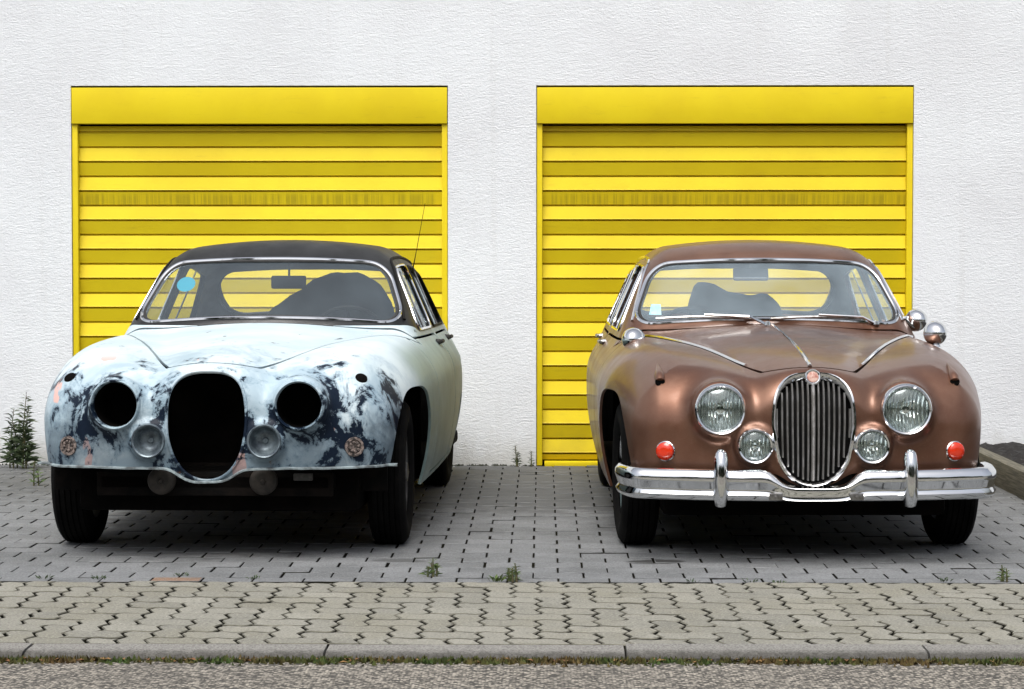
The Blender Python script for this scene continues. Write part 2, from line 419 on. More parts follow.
CB_y = spl([-.2, .1, .3, .8, 1.5, 4.6], [1.25, 1.1, .85, .40, .20, .20])
FA, FR = .77, 3.50
def car_f(x, y, z):
    x = np.abs(x)
    side = x - (W_y(y) - .42*(z - .58)**2)
    wing = ZW_y(y) - .42*(x - XW_y(y))**2
    bon = ZB_y(y) - CB_y(y)*x*x
    top = (z - smax(bon, wing, .018)) * .97
    zz = np.clip(z, 0, 1)
    yf = .105*(x/.6)**2.3 + .55*np.maximum(zz - .55, 0)**2 + .9*np.maximum(.46 - zz, 0)**2 + .012*sstep(.16, .25, x)*sstep(.8, .5, z)
    front = yf - y
    yr = 4.52 - .10*(x/.6)**2 - .9*(z - .6)**2
    rear = y - yr
    r = .085 + .125*sstep(.12, .42, x)
    plan = rmax(.09, side, front, rear); lower = rmax(r, plan, top)
    # lamp pods
    rad = np.sqrt((x - .382)**2 + (z - .638)**2); pod = rmax(.035, rad - .119, .012 - y, y - .42)
    lower = smin(lower, pod, .055)
    rad = np.sqrt((x - .240)**2 + (z - .490)**2); pod = rmax(.02, rad - .082, -.004 - y, y - .25)
    lower = smin(lower, pod, .030)
    # raised rim round the grille opening
    # cabin
    x2 = x*x
    ye = y - .24*x2*(1 - sstep(2.0, 2.7, y)) ; yq = y + .30*x2*sstep(2.7, 3.3, y)
    a = R(40); fw = -(ye - 1.615)*math.sin(a) + (z - .925)*math.cos(a)
    b = R(34); fb = (yq - 3.92)*math.sin(b) + (z - .93)*math.cos(b)
    roof = z - (1.352 - .075*(y - 2.65)**2 - .16*x2)
    cs = (x - ((.708 - np.where(y < 2.4, .030, .016)*((y - 2.4)/1.2)**2) - .43*(z - .92))) * .93
    cab = rmax(.095, fw, fb, roof, cs)
    cab = np.maximum(cab, .7 - z)
    return smin(lower, cab, .022)

def grad(P, e=1e-3):
    gx = car_f(P[:,0]+e, P[:,1], P[:,2]) - car_f(P[:,0]-e, P[:,1], P[:,2])
    gy = car_f(P[:,0], P[:,1]+e, P[:,2]) - car_f(P[:,0], P[:,1]-e, P[:,2])
    gz = car_f(P[:,0], P[:,1], P[:,2]+e) - car_f(P[:,0], P[:,1], P[:,2]-e)
    return np.stack([gx, gy, gz], 1) / (2*e)
def normals(P):
    g = grad(P); return g / np.maximum(np.linalg.norm(g, axis=1, keepdims=True), 1e-9)

def surface_nets(h=.0145):
    xs = np.arange(0, .93, h); xs = np.concatenate([-xs[:0:-1], xs]); ys = np.arange(-.12, 4.7, h); zs = np.arange(.08, 1.45, h)
    half = xs >= -1e-9
    X, Y, Z = np.meshgrid(xs[half], ys, zs, indexing='ij')
    Fh = car_f(X, Y, Z); F = np.concatenate([Fh[:0:-1], Fh], 0)
    n = F.shape; ins = F < 0
    c = [(i, j, k) for i in (0, 1) for j in (0, 1) for k in (0, 1)]
    def sh(a, o): return a[o[0]:n[0]-1+o[0], o[1]:n[1]-1+o[1], o[2]:n[2]-1+o[2]]
    cnt = sum(sh(ins, o).astype(np.int8) for o in c)
    act = (cnt > 0) & (cnt < 8); I = np.argwhere(act); vid = -np.ones(act.shape, np.int64); vid[act] = np.arange(len(I))
    acc = np.zeros((len(I), 3)); w_ = np.zeros(len(I))
    for a in c:
        for ax in range(3):
            if a[ax]: continue
            b = list(a); b[ax] = 1
            fa = F[I[:,0]+a[0], I[:,1]+a[1], I[:,2]+a[2]]; fb = F[I[:,0]+b[0], I[:,1]+b[1], I[:,2]+b[2]]
            cr = (fa < 0) != (fb < 0); t_ = np.where(cr, fa / np.where(cr, fa - fb, 1), 0)
            p = np.tile(np.array(a, float), (len(I), 1)); p[:, ax] += t_
            acc[cr] += p[cr]; w_ += cr
    V = (I + acc / w_[:, None]) * h + np.array([xs[0], ys[0], zs[0]])
    T = []
    for ax in range(3):
        o1, o2 = [(1, 2), (2, 0), (0, 1)][ax]
        sl0 = [slice(None)]*3; sl1 = [slice(None)]*3; sl0[ax] = slice(0, -1); sl1[ax] = slice(1, None)
        A, B = ins[tuple(sl0)], ins[tuple(sl1)]
        E = np.argwhere(A != B); E = E[(E[:, o1] > 0) & (E[:, o2] > 0) & (E[:, o1] < n[o1]-1) & (E[:, o2] < n[o2]-1)]
        flip = ~A[E[:,0], E[:,1], E[:,2]]
        def cell(d1, d2):
            q = E.copy(); q[:, o1] -= d1; q[:, o2] -= d2; return vid[q[:,0], q[:,1], q[:,2]]
        q = np.stack([cell(1, 1), cell(0, 1), cell(0, 0), cell(1, 0)], 1)
        q[flip] = q[flip][:, ::-1]
        T.append(q)
    Q = np.concatenate(T)
    for _ in range(3):
        g_ = grad(V); f_ = car_f(V[:,0], V[:,1], V[:,2]); V = V - g_ * (np.clip(f_, -.01, .01) / np.maximum((g_**2).sum(1), .2))[:, None]
    return V, np.concatenate([Q[:, [0, 1, 2]], Q[:, [0, 2, 3]]])

def compact(V, T):
    u, inv = np.unique(T, return_inverse=True); return V[u], inv.reshape(-1, 3)
def clip(V, T, g):
    """split a triangle mesh along g=0; returns (inside g<0), (outside g>=0)"""
    d = g(V[:,0], V[:,1], V[:,2]); d = np.where(np.abs(d) < 1e-5, 1e-5, d); neg = d < 0
    c = neg[T].sum(1); ins, out, mix = T[c == 3], T[c == 0], T[(c == 1) | (c == 2)]
    if len(mix) == 0: return (V, ins), (V, out)
    new = []; key = {}; base = len(V); ti, to = [], []
    def cut(a, b):
        k = (a, b) if a < b else (b, a)
        if k not in key:
            t_ = d[k[0]] / (d[k[0]] - d[k[1]]); new.append(V[k[0]] + (V[k[1]] - V[k[0]]) * t_); key[k] = base + len(new) - 1
        return key[k]
    for a, b, e in mix:
        s_ = (neg[a], neg[b], neg[e])
        if sum(s_) == 1:
            while not neg[a]: a, b, e = b, e, a
            p, q = cut(a, b), cut(a, e); ti.append((a, p, q)); to += [(p, b, e), (p, e, q)]
        else:
            while neg[a]: a, b, e = b, e, a
            p, q = cut(a, b), cut(a, e); to.append((a, p, q)); ti += [(p, b, e), (p, e, q)]
    V2 = np.concatenate([V, np.array(new)])
    return (V2, np.concatenate([ins, np.array(ti, int).reshape(-1, 3)])), (V2, np.concatenate([out, np.array(to, int).reshape(-1, 3)]))
def keep(V, T, g): A, B = clip(V, T, g); return compact(*A), compact(*B)
def pieces(V, T, g, gap=0.0):
    """(cut-out, rest) with an open shut line of the given width between them"""
    if gap == 0: return keep(V, T, g)
    a, _ = keep(V, T, lambda x, y, z: g(x, y, z) + gap/2); _, b = keep(V, T, lambda x, y, z: g(x, y, z) - gap/2)
    return a, b
def loops(T):
    E = np.concatenate([T[:, [0, 1]], T[:, [1, 2]], T[:, [2, 0]]]); S = set(map(tuple, E.tolist()))
    nxt = {a: b for a, b in S if (b, a) not in S}; out = []
    while nxt:
        a0 = next(iter(nxt)); L = [a0]; a = nxt.pop(a0)
        while a != a0 and a in nxt: L.append(a); a = nxt.pop(a)
        out.append(L)
    return sorted(out, key=len, reverse=True)
def resample(P, step, closed=True, smooth=2):
    P = np.asarray(P, float); Q = np.concatenate([P, P[:1]]) if closed else P
    s_ = np.concatenate([[0], np.cumsum(np.linalg.norm(np.diff(Q, axis=0), axis=1))]); n = max(6, int(s_[-1]/step))
    u = np.linspace(0, s_[-1], n, endpoint=not closed); O = np.stack([np.interp(u, s_, Q[:, k]) for k in range(3)], 1)
    for _ in range(smooth):
        if closed: O = .25*np.roll(O, 1, 0) + .5*O + .25*np.roll(O, -1, 0)
        else: O[1:-1] = .25*O[:-2] + .5*O[1:-1] + .25*O[2:]
    return O
def panel(name, VT, th=.012):
    """sheet-metal panel: outer skin, inner skin (slot 1) and returned edges, with exact normals"""
    V, T = VT; N = normals(V); n = len(V); Vi = V - N*th
    vs = [V, Vi]; fs = [T, T[:, ::-1] + n]; nr = [N, -N]; mi = [np.zeros(len(T), int), np.ones(len(T), int)]; base = 2*n
    for L in loops(T):
        m_ = len(L)
        if m_ < 3: continue
        P, Q, NL = V[L], Vi[L], N[L]; tg = np.roll(P, -1, 0) - np.roll(P, 1, 0); o = np.cross(tg, NL); o /= np.maximum(np.linalg.norm(o, axis=1, keepdims=True), 1e-9)
        vs += [P, Q]; nr += [o, o]; k = np.arange(m_); k2 = (k+1) % m_
        fs.append(np.stack([base + k2, base + k, base + m_ + k], 1)); fs.append(np.stack([base + k2, base + m_ + k, base + m_ + k2], 1))
        mi.append(np.zeros(2*m_, int)); base += 2*m_
    V = np.concatenate(vs); Fs = np.concatenate(fs); nr = np.concatenate(nr); mi = np.concatenate(mi)
    me = bpy.data.meshes.new(name); me.vertices.add(len(V)); me.vertices.foreach_set('co', V.ravel())
    me.loops.add(len(Fs)*3); me.loops.foreach_set('vertex_index', Fs.ravel().astype(np.int32))
    me.polygons.add(len(Fs)); me.polygons.foreach_set('loop_start', np.arange(0, len(Fs)*3, 3, dtype=np.int32)); me.polygons.foreach_set('material_index', mi.astype(np.int32))
    me.polygons.foreach_set('use_smooth', np.ones(len(Fs), bool)); me.update(calc_edges=True)
    me.normals_split_custom_set_from_vertices(nr.tolist()); return me

def surf_y(x, z, y0=-.3, y1=1.2):
    """first body point met when looking from the front"""
    x = np.atleast_1d(np.asarray(x, float)); z = np.atleast_1d(np.asarray(z, float)); x, z = np.broadcast_arrays(x, z); ys = np.linspace(y0, y1, 400)
    f = car_f(x[:, None], ys[None], z[:, None]) < 0; i = np.argmax(f, 1); a, b = ys[np.maximum(i-1, 0)], ys[i]
    for _ in range(20):
        m_ = (a+b)/2; neg = car_f(x, m_, z) < 0; b = np.where(neg, m_, b); a = np.where(neg, a, m_)
    return (a+b)/2
def surf_z(x, y, z0=1.5, z1=.3):
    x = np.atleast_1d(np.asarray(x, float)); y = np.atleast_1d(np.asarray(y, float)); x, y = np.broadcast_arrays(x, y); zs = np.linspace(z0, z1, 500)
    f = car_f(x[:, None], y[:, None], zs[None]) < 0; i = np.argmax(f, 1); a, b = zs[np.maximum(i-1, 0)], zs[i]
    for _ in range(20):
        m_ = (a+b)/2; neg = car_f(x, y, m_) < 0; b = np.where(neg, m_, b); a = np.where(neg, a, m_)
    return (a+b)/2
def surf_x(y, z):
    a, b = np.full(np.shape(y), 0.), np.full(np.shape(y), 1.)
    for _ in range(30):
        m_ = (a+b)/2; neg = car_f(m_, y, z) < 0; a = np.where(neg, m_, a); b = np.where(neg, b, m_)
    return (a+b)/2
def pnt_front(x, z, out=0.0):
    y = surf_y(x, z)[0]; p = np.array([[x, y, z]]); n = normals(p)[0]; return p[0] + n*out, n
def frame_at(p, n):
    return Matrix.Translation(Vector(p)) @ Vector(n).to_track_quat('Z', 'Y').to_matrix().to_4x4()

# cut lines
GCZ = .575
def g_grille(x, y, z):
    up = np.maximum(z - GCZ, 0)/.200; dn = np.maximum(GCZ - z, 0)/.250; e = np.where(z > GCZ, 2.9, 2.15)
    xx = np.minimum(np.abs(x), 1.5)/.166
    return np.where(y < .6, ((xx**e + up**e + dn**e)**(1/e) - 1)*.166, 1.)
def g_disc(cx, cz, r): return lambda x, y, z: np.where(y < .6, np.sqrt((np.abs(x) - cx)**2 + (z - cz)**2) - r, 1.)
def rbox(u, v, cu, cv, hu, hv, r):
    a, b = np.abs(u - cu) - hu + r, np.abs(v - cv) - hv + r
    return np.sqrt(np.maximum(a, 0)**2 + np.maximum(b, 0)**2) + np.minimum(np.maximum(a, b), 0) - r
def g_ws(x, y, z):
    zc = z + .075*x*x
    hw = .655 - .40*(z - .95)
    f = rbox(np.abs(x)/np.maximum(hw, .1)*.56, zc, 0, 1.109, .56, .142, .085)
    return np.where(y < 2.45, f, 1.)
def g_rw(x, y, z): return np.where(y > 3.0, rbox(x, z + .08*x*x, 0, 1.090, .568, .130, .120), 1.)
def side_win(ya, yb, sa, sb):
    def g(x, y, z):
        u = (y - (ya + sa*(z - .95)))/ ((yb + sb*(z - .95)) - (ya + sa*(z - .95)))   # 0..1 between sloping sides
        hw_ = (yb - ya)/2; zt = 1.222 - .09*(y - 2.5)**2
        v = (z - .905)/(zt - .905)
        return np.where(np.abs(x) > .40, rbox(u*2*hw_, v*.27, hw_, .135, hw_, .135, .05), 1.)
    return g
g_sw1, g_sw2 = side_win(1.93, 2.60, .72, 0.0), side_win(2.70, 3.45, 0.0, -.75)
def g_bonnet(x, y, z):
    ax = np.abs(x); e1 = ax - (.215 + .355*(y - .25)); e2 = (.128 + 1.7*ax*ax) - y; e3 = y - (1.60 + .24*x*x)
    f = np.maximum(np.maximum(e1*.94, e2), e3)
    return np.where(z > .6, f, 1.)
def g_door(ya, yb, rear=False):
    def g(x, y, z):
        f = rbox(y, z, (ya+yb)/2, .555, (yb-ya)/2, .315, .07)
        if rear: f = np.maximum(f, .40 - np.sqrt((y - FR)**2 + (z - .30)**2))
        return np.where(np.abs(x) > .4, f, 1.)
    return g
def g_arch(x, y, z):
    f = ((np.abs(y - .725)/.415)**2.7 + (np.abs(np.maximum(z, .28) - .28)/.405)**2.7)**(1/2.7)*.40 - .40
    r_ = np.maximum(np.sqrt((y - FR)**2 + (z - .26)**2) - .35, z - .52)
    return np.where(np.abs(x) > .35, np.minimum(f, r_), 1.)
def g_bottom(x, y, z):
    dip = .055*np.exp(-(x/.125)**4)
    zb = np.where(y < FA, .378 - dip*(y < .4), .215 + .10*sstep(3.3, 4.4, y))
    return z - zb
def g_roof(x, y, z):  # the cabin above the waist (pillars and top)
    return np.maximum(.895 + .035*sstep(1.95, 1.75, y) - z, 1.55 + .24*x*x - y)

V0, T0 = surface_nets()
PC = {}
(_, body) = keep(V0, T0, lambda x, y, z: g_bottom(x, y, z))
PC['windscreen'], body = pieces(*body, g_ws); PC['rear_window'], body = pieces(*body, g_rw)
PC['side1'], body = pieces(*body, g_sw1); PC['side2'], body = pieces(*body, g_sw2)
_, body = keep(*body, g_arch); _, body = keep(*body, g_grille)
_, body = keep(*body, g_disc(.382, .638, .096)); _, body = keep(*body, g_disc(.240, .490, .061))
PC['bonnet'], body = pieces(*body, g_bonnet, .013)
PC['door1'], body = pieces(*body, g_door(1.50, 2.635), .011); PC['door2'], body = pieces(*body, g_door(2.655, 3.55, True), .011)
PC['roof'], body = pieces(*body, g_roof); PC['body'] = body
def half(VT, s_): return keep(*VT, lambda x, y, z: x*s_)[1]
ME = {k: panel(k, PC[k], .012 if k != 'roof' else .022) for k in ('body', 'bonnet', 'roof')}
for s_ in (-1, 1):
    for k in ('door1', 'door2'): ME[k, s_] = panel(k, half(PC[k], s_))
def glass_mesh(VT, depth=.006):
    V, T = VT; return mesh_np('glass', V - normals(V)*depth, T)
GL = {'windscreen': glass_mesh(PC['windscreen']), 'rear_window': glass_mesh(PC['rear_window'])}
for s_ in (-1, 1):
    for k in ('side1', 'side2'): GL[k, s_] = glass_mesh(half(PC[k], s_), .008)
LOOP = {}
for k in ('windscreen', 'rear_window'): LOOP[k] = resample(PC[k][0][loops(PC[k][1])[0]], .02)
for s_ in (-1, 1):
    for k in ('side1', 'side2'):
        h_ = half(PC[k], s_); LOOP[k, s_] = resample(h_[0][loops(h_[1])[0]], .02)

# ================================================================== CAR MATERIALS
m_chrome = mat('chrome', (.78, .79, .80), .09, 1.0); t = NT(m_chrome)
t.rough(t.math('ADD', t.math('MULTIPLY', t.ramp(t.noise(14, 5, .7), .45, .75), .16), .06))
t.col(t.mix(t.math('MULTIPLY', t.ramp(t.noise(40, 5, .7), .60, .75), .5), (.78, .79, .80), (.33, .31, .29)))
m_dullchrome = noisy('dull_chrome', (.45, .45, .45), (.18, .17, .16), 18, .35, metal=1.0)
m_bar = noisy('grille_bar_chrome', (.80, .80, .80), (.55, .54, .52), 20, .38, metal=.85)
m_rubber = noisy('rubber', (.012, .012, .012), (.022, .022, .022), 14, .75)
m_tyre = noisy('tyre_rubber', (.0022, .0022, .0024), (.006, .0058, .0055), 6, .95, .3, .002, 60, spec=.1)
m_black = mat('black_metal', (.004, .004, .004), .7, spec=.2)
m_under = noisy('underbody', (.0025, .0025, .0025), (.006, .005, .0045), 8, .95, spec=.05)
m_cloth = noisy('dark_cloth', (.030, .033, .038), (.045, .048, .052), 6, .95)
m_lining = noisy('grey_lining', (.16, .16, .165), (.11, .11, .115), 6, .95)
m_dash = noisy('dash', (.03, .022, .018), (.05, .035, .025), 10, .6)
m_steel = noisy('wheel_steel', (.12, .12, .118), (.04, .038, .035), 7, .5, metal=.3)
def glass_mat(name, tint, gloss=.03, sky_veil=.0, veil_col=(.50, .60, .68), pw=4.2):  # diffuse bluish layer paints the veil of reflected sky over the pane
    m = bpy.data.materials.new(name); m.use_nodes = True; t_ = m.node_tree; t_.nodes.clear()
    o = t_.nodes.new('ShaderNodeOutputMaterial'); tr = t_.nodes.new('ShaderNodeBsdfTransparent'); gl = t_.nodes.new('ShaderNodeBsdfGlossy')
    lw = t_.nodes.new('ShaderNodeLayerWeight'); lw.inputs[0].default_value = .5; pw_ = t_.nodes.new('ShaderNodeMath'); pw_.operation = 'POWER'; pw_.inputs[1].default_value = pw; t_.links.new(lw.outputs['Facing'], pw_.inputs[0]); fr = t_.nodes.new('ShaderNodeMapRange'); fr.inputs[3].default_value = .095; fr.inputs[4].default_value = 1.0; t_.links.new(pw_.outputs[0], fr.inputs[0]); mx = t_.nodes.new('ShaderNodeMixShader')
    tr.inputs[0].default_value = (*tint, 1); gl.inputs['Roughness'].default_value = gloss; gl.inputs[0].default_value = (.86, .95, 1, 1)
    t_.links.new(fr.outputs[0], mx.inputs[0]); t_.links.new(tr.outputs[0], mx.inputs[1]); t_.links.new(gl.outputs[0], mx.inputs[2])
    out = mx.outputs[0]
    if sky_veil:
        df = t_.nodes.new('ShaderNodeBsdfDiffuse'); df.inputs[0].default_value = (*veil_col, 1); nz = t_.nodes.new('ShaderNodeTexNoise'); nz.inputs['Scale'].default_value = 4; nz.inputs['Detail'].default_value = 6
        tc = t_.nodes.new('ShaderNodeTexCoord'); mr = t_.nodes.new('ShaderNodeMapRange'); mr.inputs[1].default_value = .3; mr.inputs[2].default_value = .75; mr.inputs[3].default_value = sky_veil*.35; mr.inputs[4].default_value = sky_veil
        t_.links.new(tc.outputs['Object'], nz.inputs['Vector']); t_.links.new(nz.outputs['Fac'], mr.inputs[0])
        m2 = t_.nodes.new('ShaderNodeMixShader'); t_.links.new(mr.outputs[0], m2.inputs[0]); t_.links.new(out, m2.inputs[1]); t_.links.new(df.outputs[0], m2.inputs[2]); out = m2.outputs[0]
    t_.links.new(out, o.inputs[0]); return m
m_glass = glass_mat('window_glass', (.96, .98, .98), sky_veil=.06, veil_col=(.55, .70, .80)); m_glassr = glass_mat('rear_glass', (.97, .98, .98), sky_veil=.01); m_glassb = glass_mat('sky_veil_window_glass', (.96, .98, .98), sky_veil=.19, veil_col=(.70, .88, 1.0))  # pale blue veil imitates sky reflected in the windscreens
m_lens = glass_mat('lamp_glass', (.94, .97, .96), .05)
m_sideglass = glass_mat('side_glass', (.85, .88, .86), sky_veil=.01, pw=9)
m_refl = mat('lamp_reflector', (.86, .90, .89), .12, 1.0); t = NT(m_refl)
wv = t.n('TexWave'); wv.inputs['Scale'].default_value = 22; wv.inputs['Distortion'].default_value = 1.5; wv.inputs['Detail'].default_value = 1; t.l(t.coord(), wv.inputs['Vector']); t.bump(wv.outputs['Fac'], .5, .004)
m_orange = mat('orange_lens', (.55, .030, .008), .15, 0, .4, .05)

# brown car: dull copper metallic
m_brown = mat('brown_paint', (.40, .19, .125), .40, .68, .26, .10); t = NT(m_brown); o = t.sep()
c = t.mix(t.ramp(t.noise(1.8, 5, .6), .35, .68), (.172, .080, .049), (.105, .046, .028))
c = t.mix(t.math('MULTIPLY', t.ramp(t.noise(320, 2, .5), .55, .75), .35), c, (.29, .165, .11))
dull = t.ramp(t.noise(3.2, 6, .65), .40, .66)
c = t.mix(t.math('MULTIPLY', dull, .22), c, (.28, .18, .13)); t.col(c)
t.rough(t.math('ADD', t.math('MULTIPLY', dull, .14), .33)); t.bump(t.noise(2.4, 3, .5), .05, .02)
# pale car: flatted primer, worn through to dark paint in patches
m_patch = mat('patchy_primer', (.7, .75, .78), .5); t = NT(m_patch); o = t.sep()
base = t.mix(t.ramp(t.noise(2.6, 5, .6), .35, .65), (.55, .64, .675), (.43, .535, .58))
base = t.mix(t.math('MULTIPLY', t.ramp(t.math('ADD', o[1], t.math('MULTIPLY', t.noise(5, 4), .15)), .62, 1.05), t.ramp(t.math('ABSOLUTE', o[0]), .66, .78)), base, t.mix(t.ramp(t.noise(3, 6, .7), .35, .65), (.235, .32, .305), (.155, .22, .215)))
front = t.ramp(o[1], .62, .30)                                  # wings' front faces were sanded most
zz = t.ramp(o[2], .90, .66)
ax = t.math('ABSOLUTE', o[0]); mid = t.ramp(ax, .95, .50)
n1 = t.noise(6.6, 8, .66, t.mapped((1.1, .9, .75)), .7); n2 = t.noise(17, 7, .70, t.mapped(loc=(2, 4, 1)), .6)
w1 = t.math('ADD', t.math('MULTIPLY', n1, .66), t.math('MULTIPLY', n2, .36))
w1 = t.math('ADD', w1, t.math('MULTIPLY', t.math('MULTIPLY', t.ramp(o[2], .56, .45), t.ramp(ax, .70, .45)), .012)); w1 = t.math('ADD', w1, t.math('SUBTRACT', t.math('MULTIPLY', t.math('MULTIPLY', front, zz), .105), .064))
top_str = t.math('MULTIPLY', t.ramp(t.noise(4.5, 7, .68, t.mapped((2.2, .8, 1), (5, 2, 0)), .5), .655, .68), t.ramp(o[2], .60, .80))
dark = t.math('MAXIMUM', t.math('MULTIPLY', t.ramp(w1, .558, .600), t.ramp(o[1], .95, .6)), t.math('MULTIPLY', top_str, .8))
mid_grey = t.math('MULTIPLY', t.ramp(w1, .50, .57), t.ramp(o[1], .95, .6))
sand = t.math('MULTIPLY', t.ramp(t.math('ADD', t.noise(3.6, 6, .65, t.mapped((1, 1, .7), (4, 4, 9)), .5), t.math('MULTIPLY', t.math('MULTIPLY', front, zz), .16)), .50, .68), t.ramp(o[1], .9, .5))
base = t.mix(t.math('MULTIPLY', sand, .55), base, (.20, .31, .40))
base = t.mix(t.math('MULTIPLY', mid_grey, .60), base, (.13, .21, .28))
pink = t.math('MULTIPLY', t.ramp(t.noise(4.2, 3, .5, t.mapped((1.6, .5, .55), (9, 0, 3)), .3), .665, .675), t.ramp(o[1], .45, .3))
base = t.mix(pink, base, (.62, .40, .36))
low_shade = t.math('MULTIPLY', t.ramp(t.math('ADD', o[2], t.math('MULTIPLY', t.math('SUBTRACT', t.noise(4.4, 7, .68, t.mapped((1.2, 1, 1), (1, 8, 2)), .6), .5), .75)), .66, .42), t.ramp(o[1], .60, .35))  # shading low on the nose, painted as a dark navy layer
base = t.mix(t.math('MULTIPLY', low_shade, .66), base, (.040, .066, .092))
streak = t.ramp(t.noise(1.0, 6, .7, t.mapped((42, 10, 5))), .60, .72)
base = t.mix(t.math('MULTIPLY', t.math('MULTIPLY', streak, t.ramp(o[1], .7, .3)), .45), base, (.10, .15, .19))
c = t.mix(dark, base, t.mix(n2, (.0015, .004, .011), (.010, .019, .036)))
rust = t.math('MULTIPLY', t.ramp(t.noise(24, 5, .7, t.mapped(loc=(7, 7, 7))), .66, .72), t.ramp(o[2], .50, .40))
c = t.mix(rust, c, (.10, .045, .02)); t.col(c)
t.rough(t.mix(dark, (.46,)*3, (.40,)*3)); t.l(t.math('SUBTRACT', .5, t.math('MULTIPLY', dark, .38)), t.p.inputs['Specular IOR Level']); t.bump(t.math('SUBTRACT', t.noise(60, 4, .6), t.math('MULTIPLY', dark, 1.2)), .18, .0025)
m_blkroof = mat('black_roof_paint', (.016, .017, .019), .42); t = NT(m_blkroof)
c = t.mix(t.ramp(t.noise(5, 6, .7), .4, .7), (.006, .0065, .0075), (.018, .019, .021)); t.col(c); t.rough(t.math('ADD', t.math('MULTIPLY', t.noise(9, 5), .25), .34)); t.p.inputs['Specular IOR Level'].default_value = .32

# ================================================================== CARS
def wheel(parent, x, y, steer, hub_mat, rim_mat):
    s_ = 1 if x > 0 else -1
    M = Matrix.Translation((x, y, .315)) @ Matrix.Rotation(steer, 4, 'Z') @ Matrix.Rotation(R(90)*s_, 4, 'Y')   # local z = outward
    rm = MB(); rm.lathe([(.0, .005), (.10, .012), (.13, -.01), (.165, -.015), (.185, .03), (.205, .055), (.212, .060), (.212, -.06), (.19, -.07), (.0, -.07)], M, 36)
    w_ = rm.build('wheel', rim_mat, parent)
    ty = MB(); pr = []
    pr += [(.205, .060), (.225, .076), (.262, .083), (.292, .076), (.306, .066)]
    for k in range(5):   # tread ribs
        a = .058 - k*.0245; pr += [(.3145, a), (.315, a - .017), (.308, a - .0185), (.308, a - .0225)]
    pr += [(.306, -.066), (.292, -.076), (.262, -.083), (.225, -.076), (.205, -.060)]
    ty.lathe(pr, M, 64); ty.build('tyre', m_tyre, w_, angle=30)
    hc = MB(); hc.lathe([(.118, .014), (.122, .024), (.110, .042), (.075, .056), (.045, .062), (.040, .072), (.0, .078)], M, 36); hc.build('hub_cap', hub_mat, w_)
    return w_

def loft_bumper():
    """front bumper: two rounded ridges with a trough between, ends wrapped back, dipped under the grille"""
    rows_ = []
    us = np.linspace(-1, 1, 97)
    for u in us:
        a = abs(u); sx = 1 if u > 0 else -1
        if a < .86: x_ = a/.86*.715; y_ = -.085 + .125*(x_/.715)**2.4
        else:
            q = (a - .86)/.14; x_ = .715 + .075*math.sin(q*math.pi/2); y_ = .04 + .24*(1 - math.cos(q*math.pi/2))*.95 + .06*q
        dip = math.exp(-(x_/.165)**6)
        zt, zb = .398 - .068*dip, .268
        hh = zt - zb; blend = 1 - dip
        out = (1, 0) if False else None
        prof = [(.045, zt - .004), (.022, zt), (.004, zt - .006), (-.010, zt - .018*blend - .006), (-.013, zt - .034*blend - .010), (-.010, zt - hh*.40), (.000*blend - .008*dip, zt - hh*.62), (.002*blend - .008*dip, zb + .034*blend + .008), (-.010, zb + .022*blend + .005), (-.002, zb + .007), (.016, zb), (.040, zb + .003)]
        # outward direction in plan
        if a < .86: ny_, nx_ = -1.0, .125*2.4*(x_/.715)**1.4/.715
        else: nx_, ny_ = math.sin(q*math.pi/2) + .2, -math.cos(q*math.pi/2) - .05
        L = math.hypot(nx_, ny_); nx_, ny_ = nx_/L, ny_/L
        rows_.append([((x_ - d*nx_)*sx, y_ - d*ny_, z_) for d, z_ in prof])
    return rows_

def seat_shape(name, parent, pts, y, th, m):
    """a padded upright shape: outline (x, z), rounded in depth"""
    P = np.array(pts, float); P = resample(np.c_[P[:, 0], np.zeros(len(P)), P[:, 1]], .035, True, 2)[:, [0, 2]]; cen = P.mean(0); s_ = MB(); rows_ = []
    for k, (sc, dy) in enumerate([(.55, -.5), (.86, -.42), (.97, -.2), (1, 0), (.97, .3), (.9, .5)]):
        rows_.append([(cen[0] + (p[0]-cen[0])*sc, y + dy*th, cen[1] + (p[1]-cen[1])*sc + .004*math.sin(i*1.7)) for i, p in enumerate(P)])
    vs = s_.grid(rows_, True); s_.b.faces.new(vs[0]); s_.b.faces.new(vs[-1][::-1])
    return s_.build(name, m, parent, angle=60)

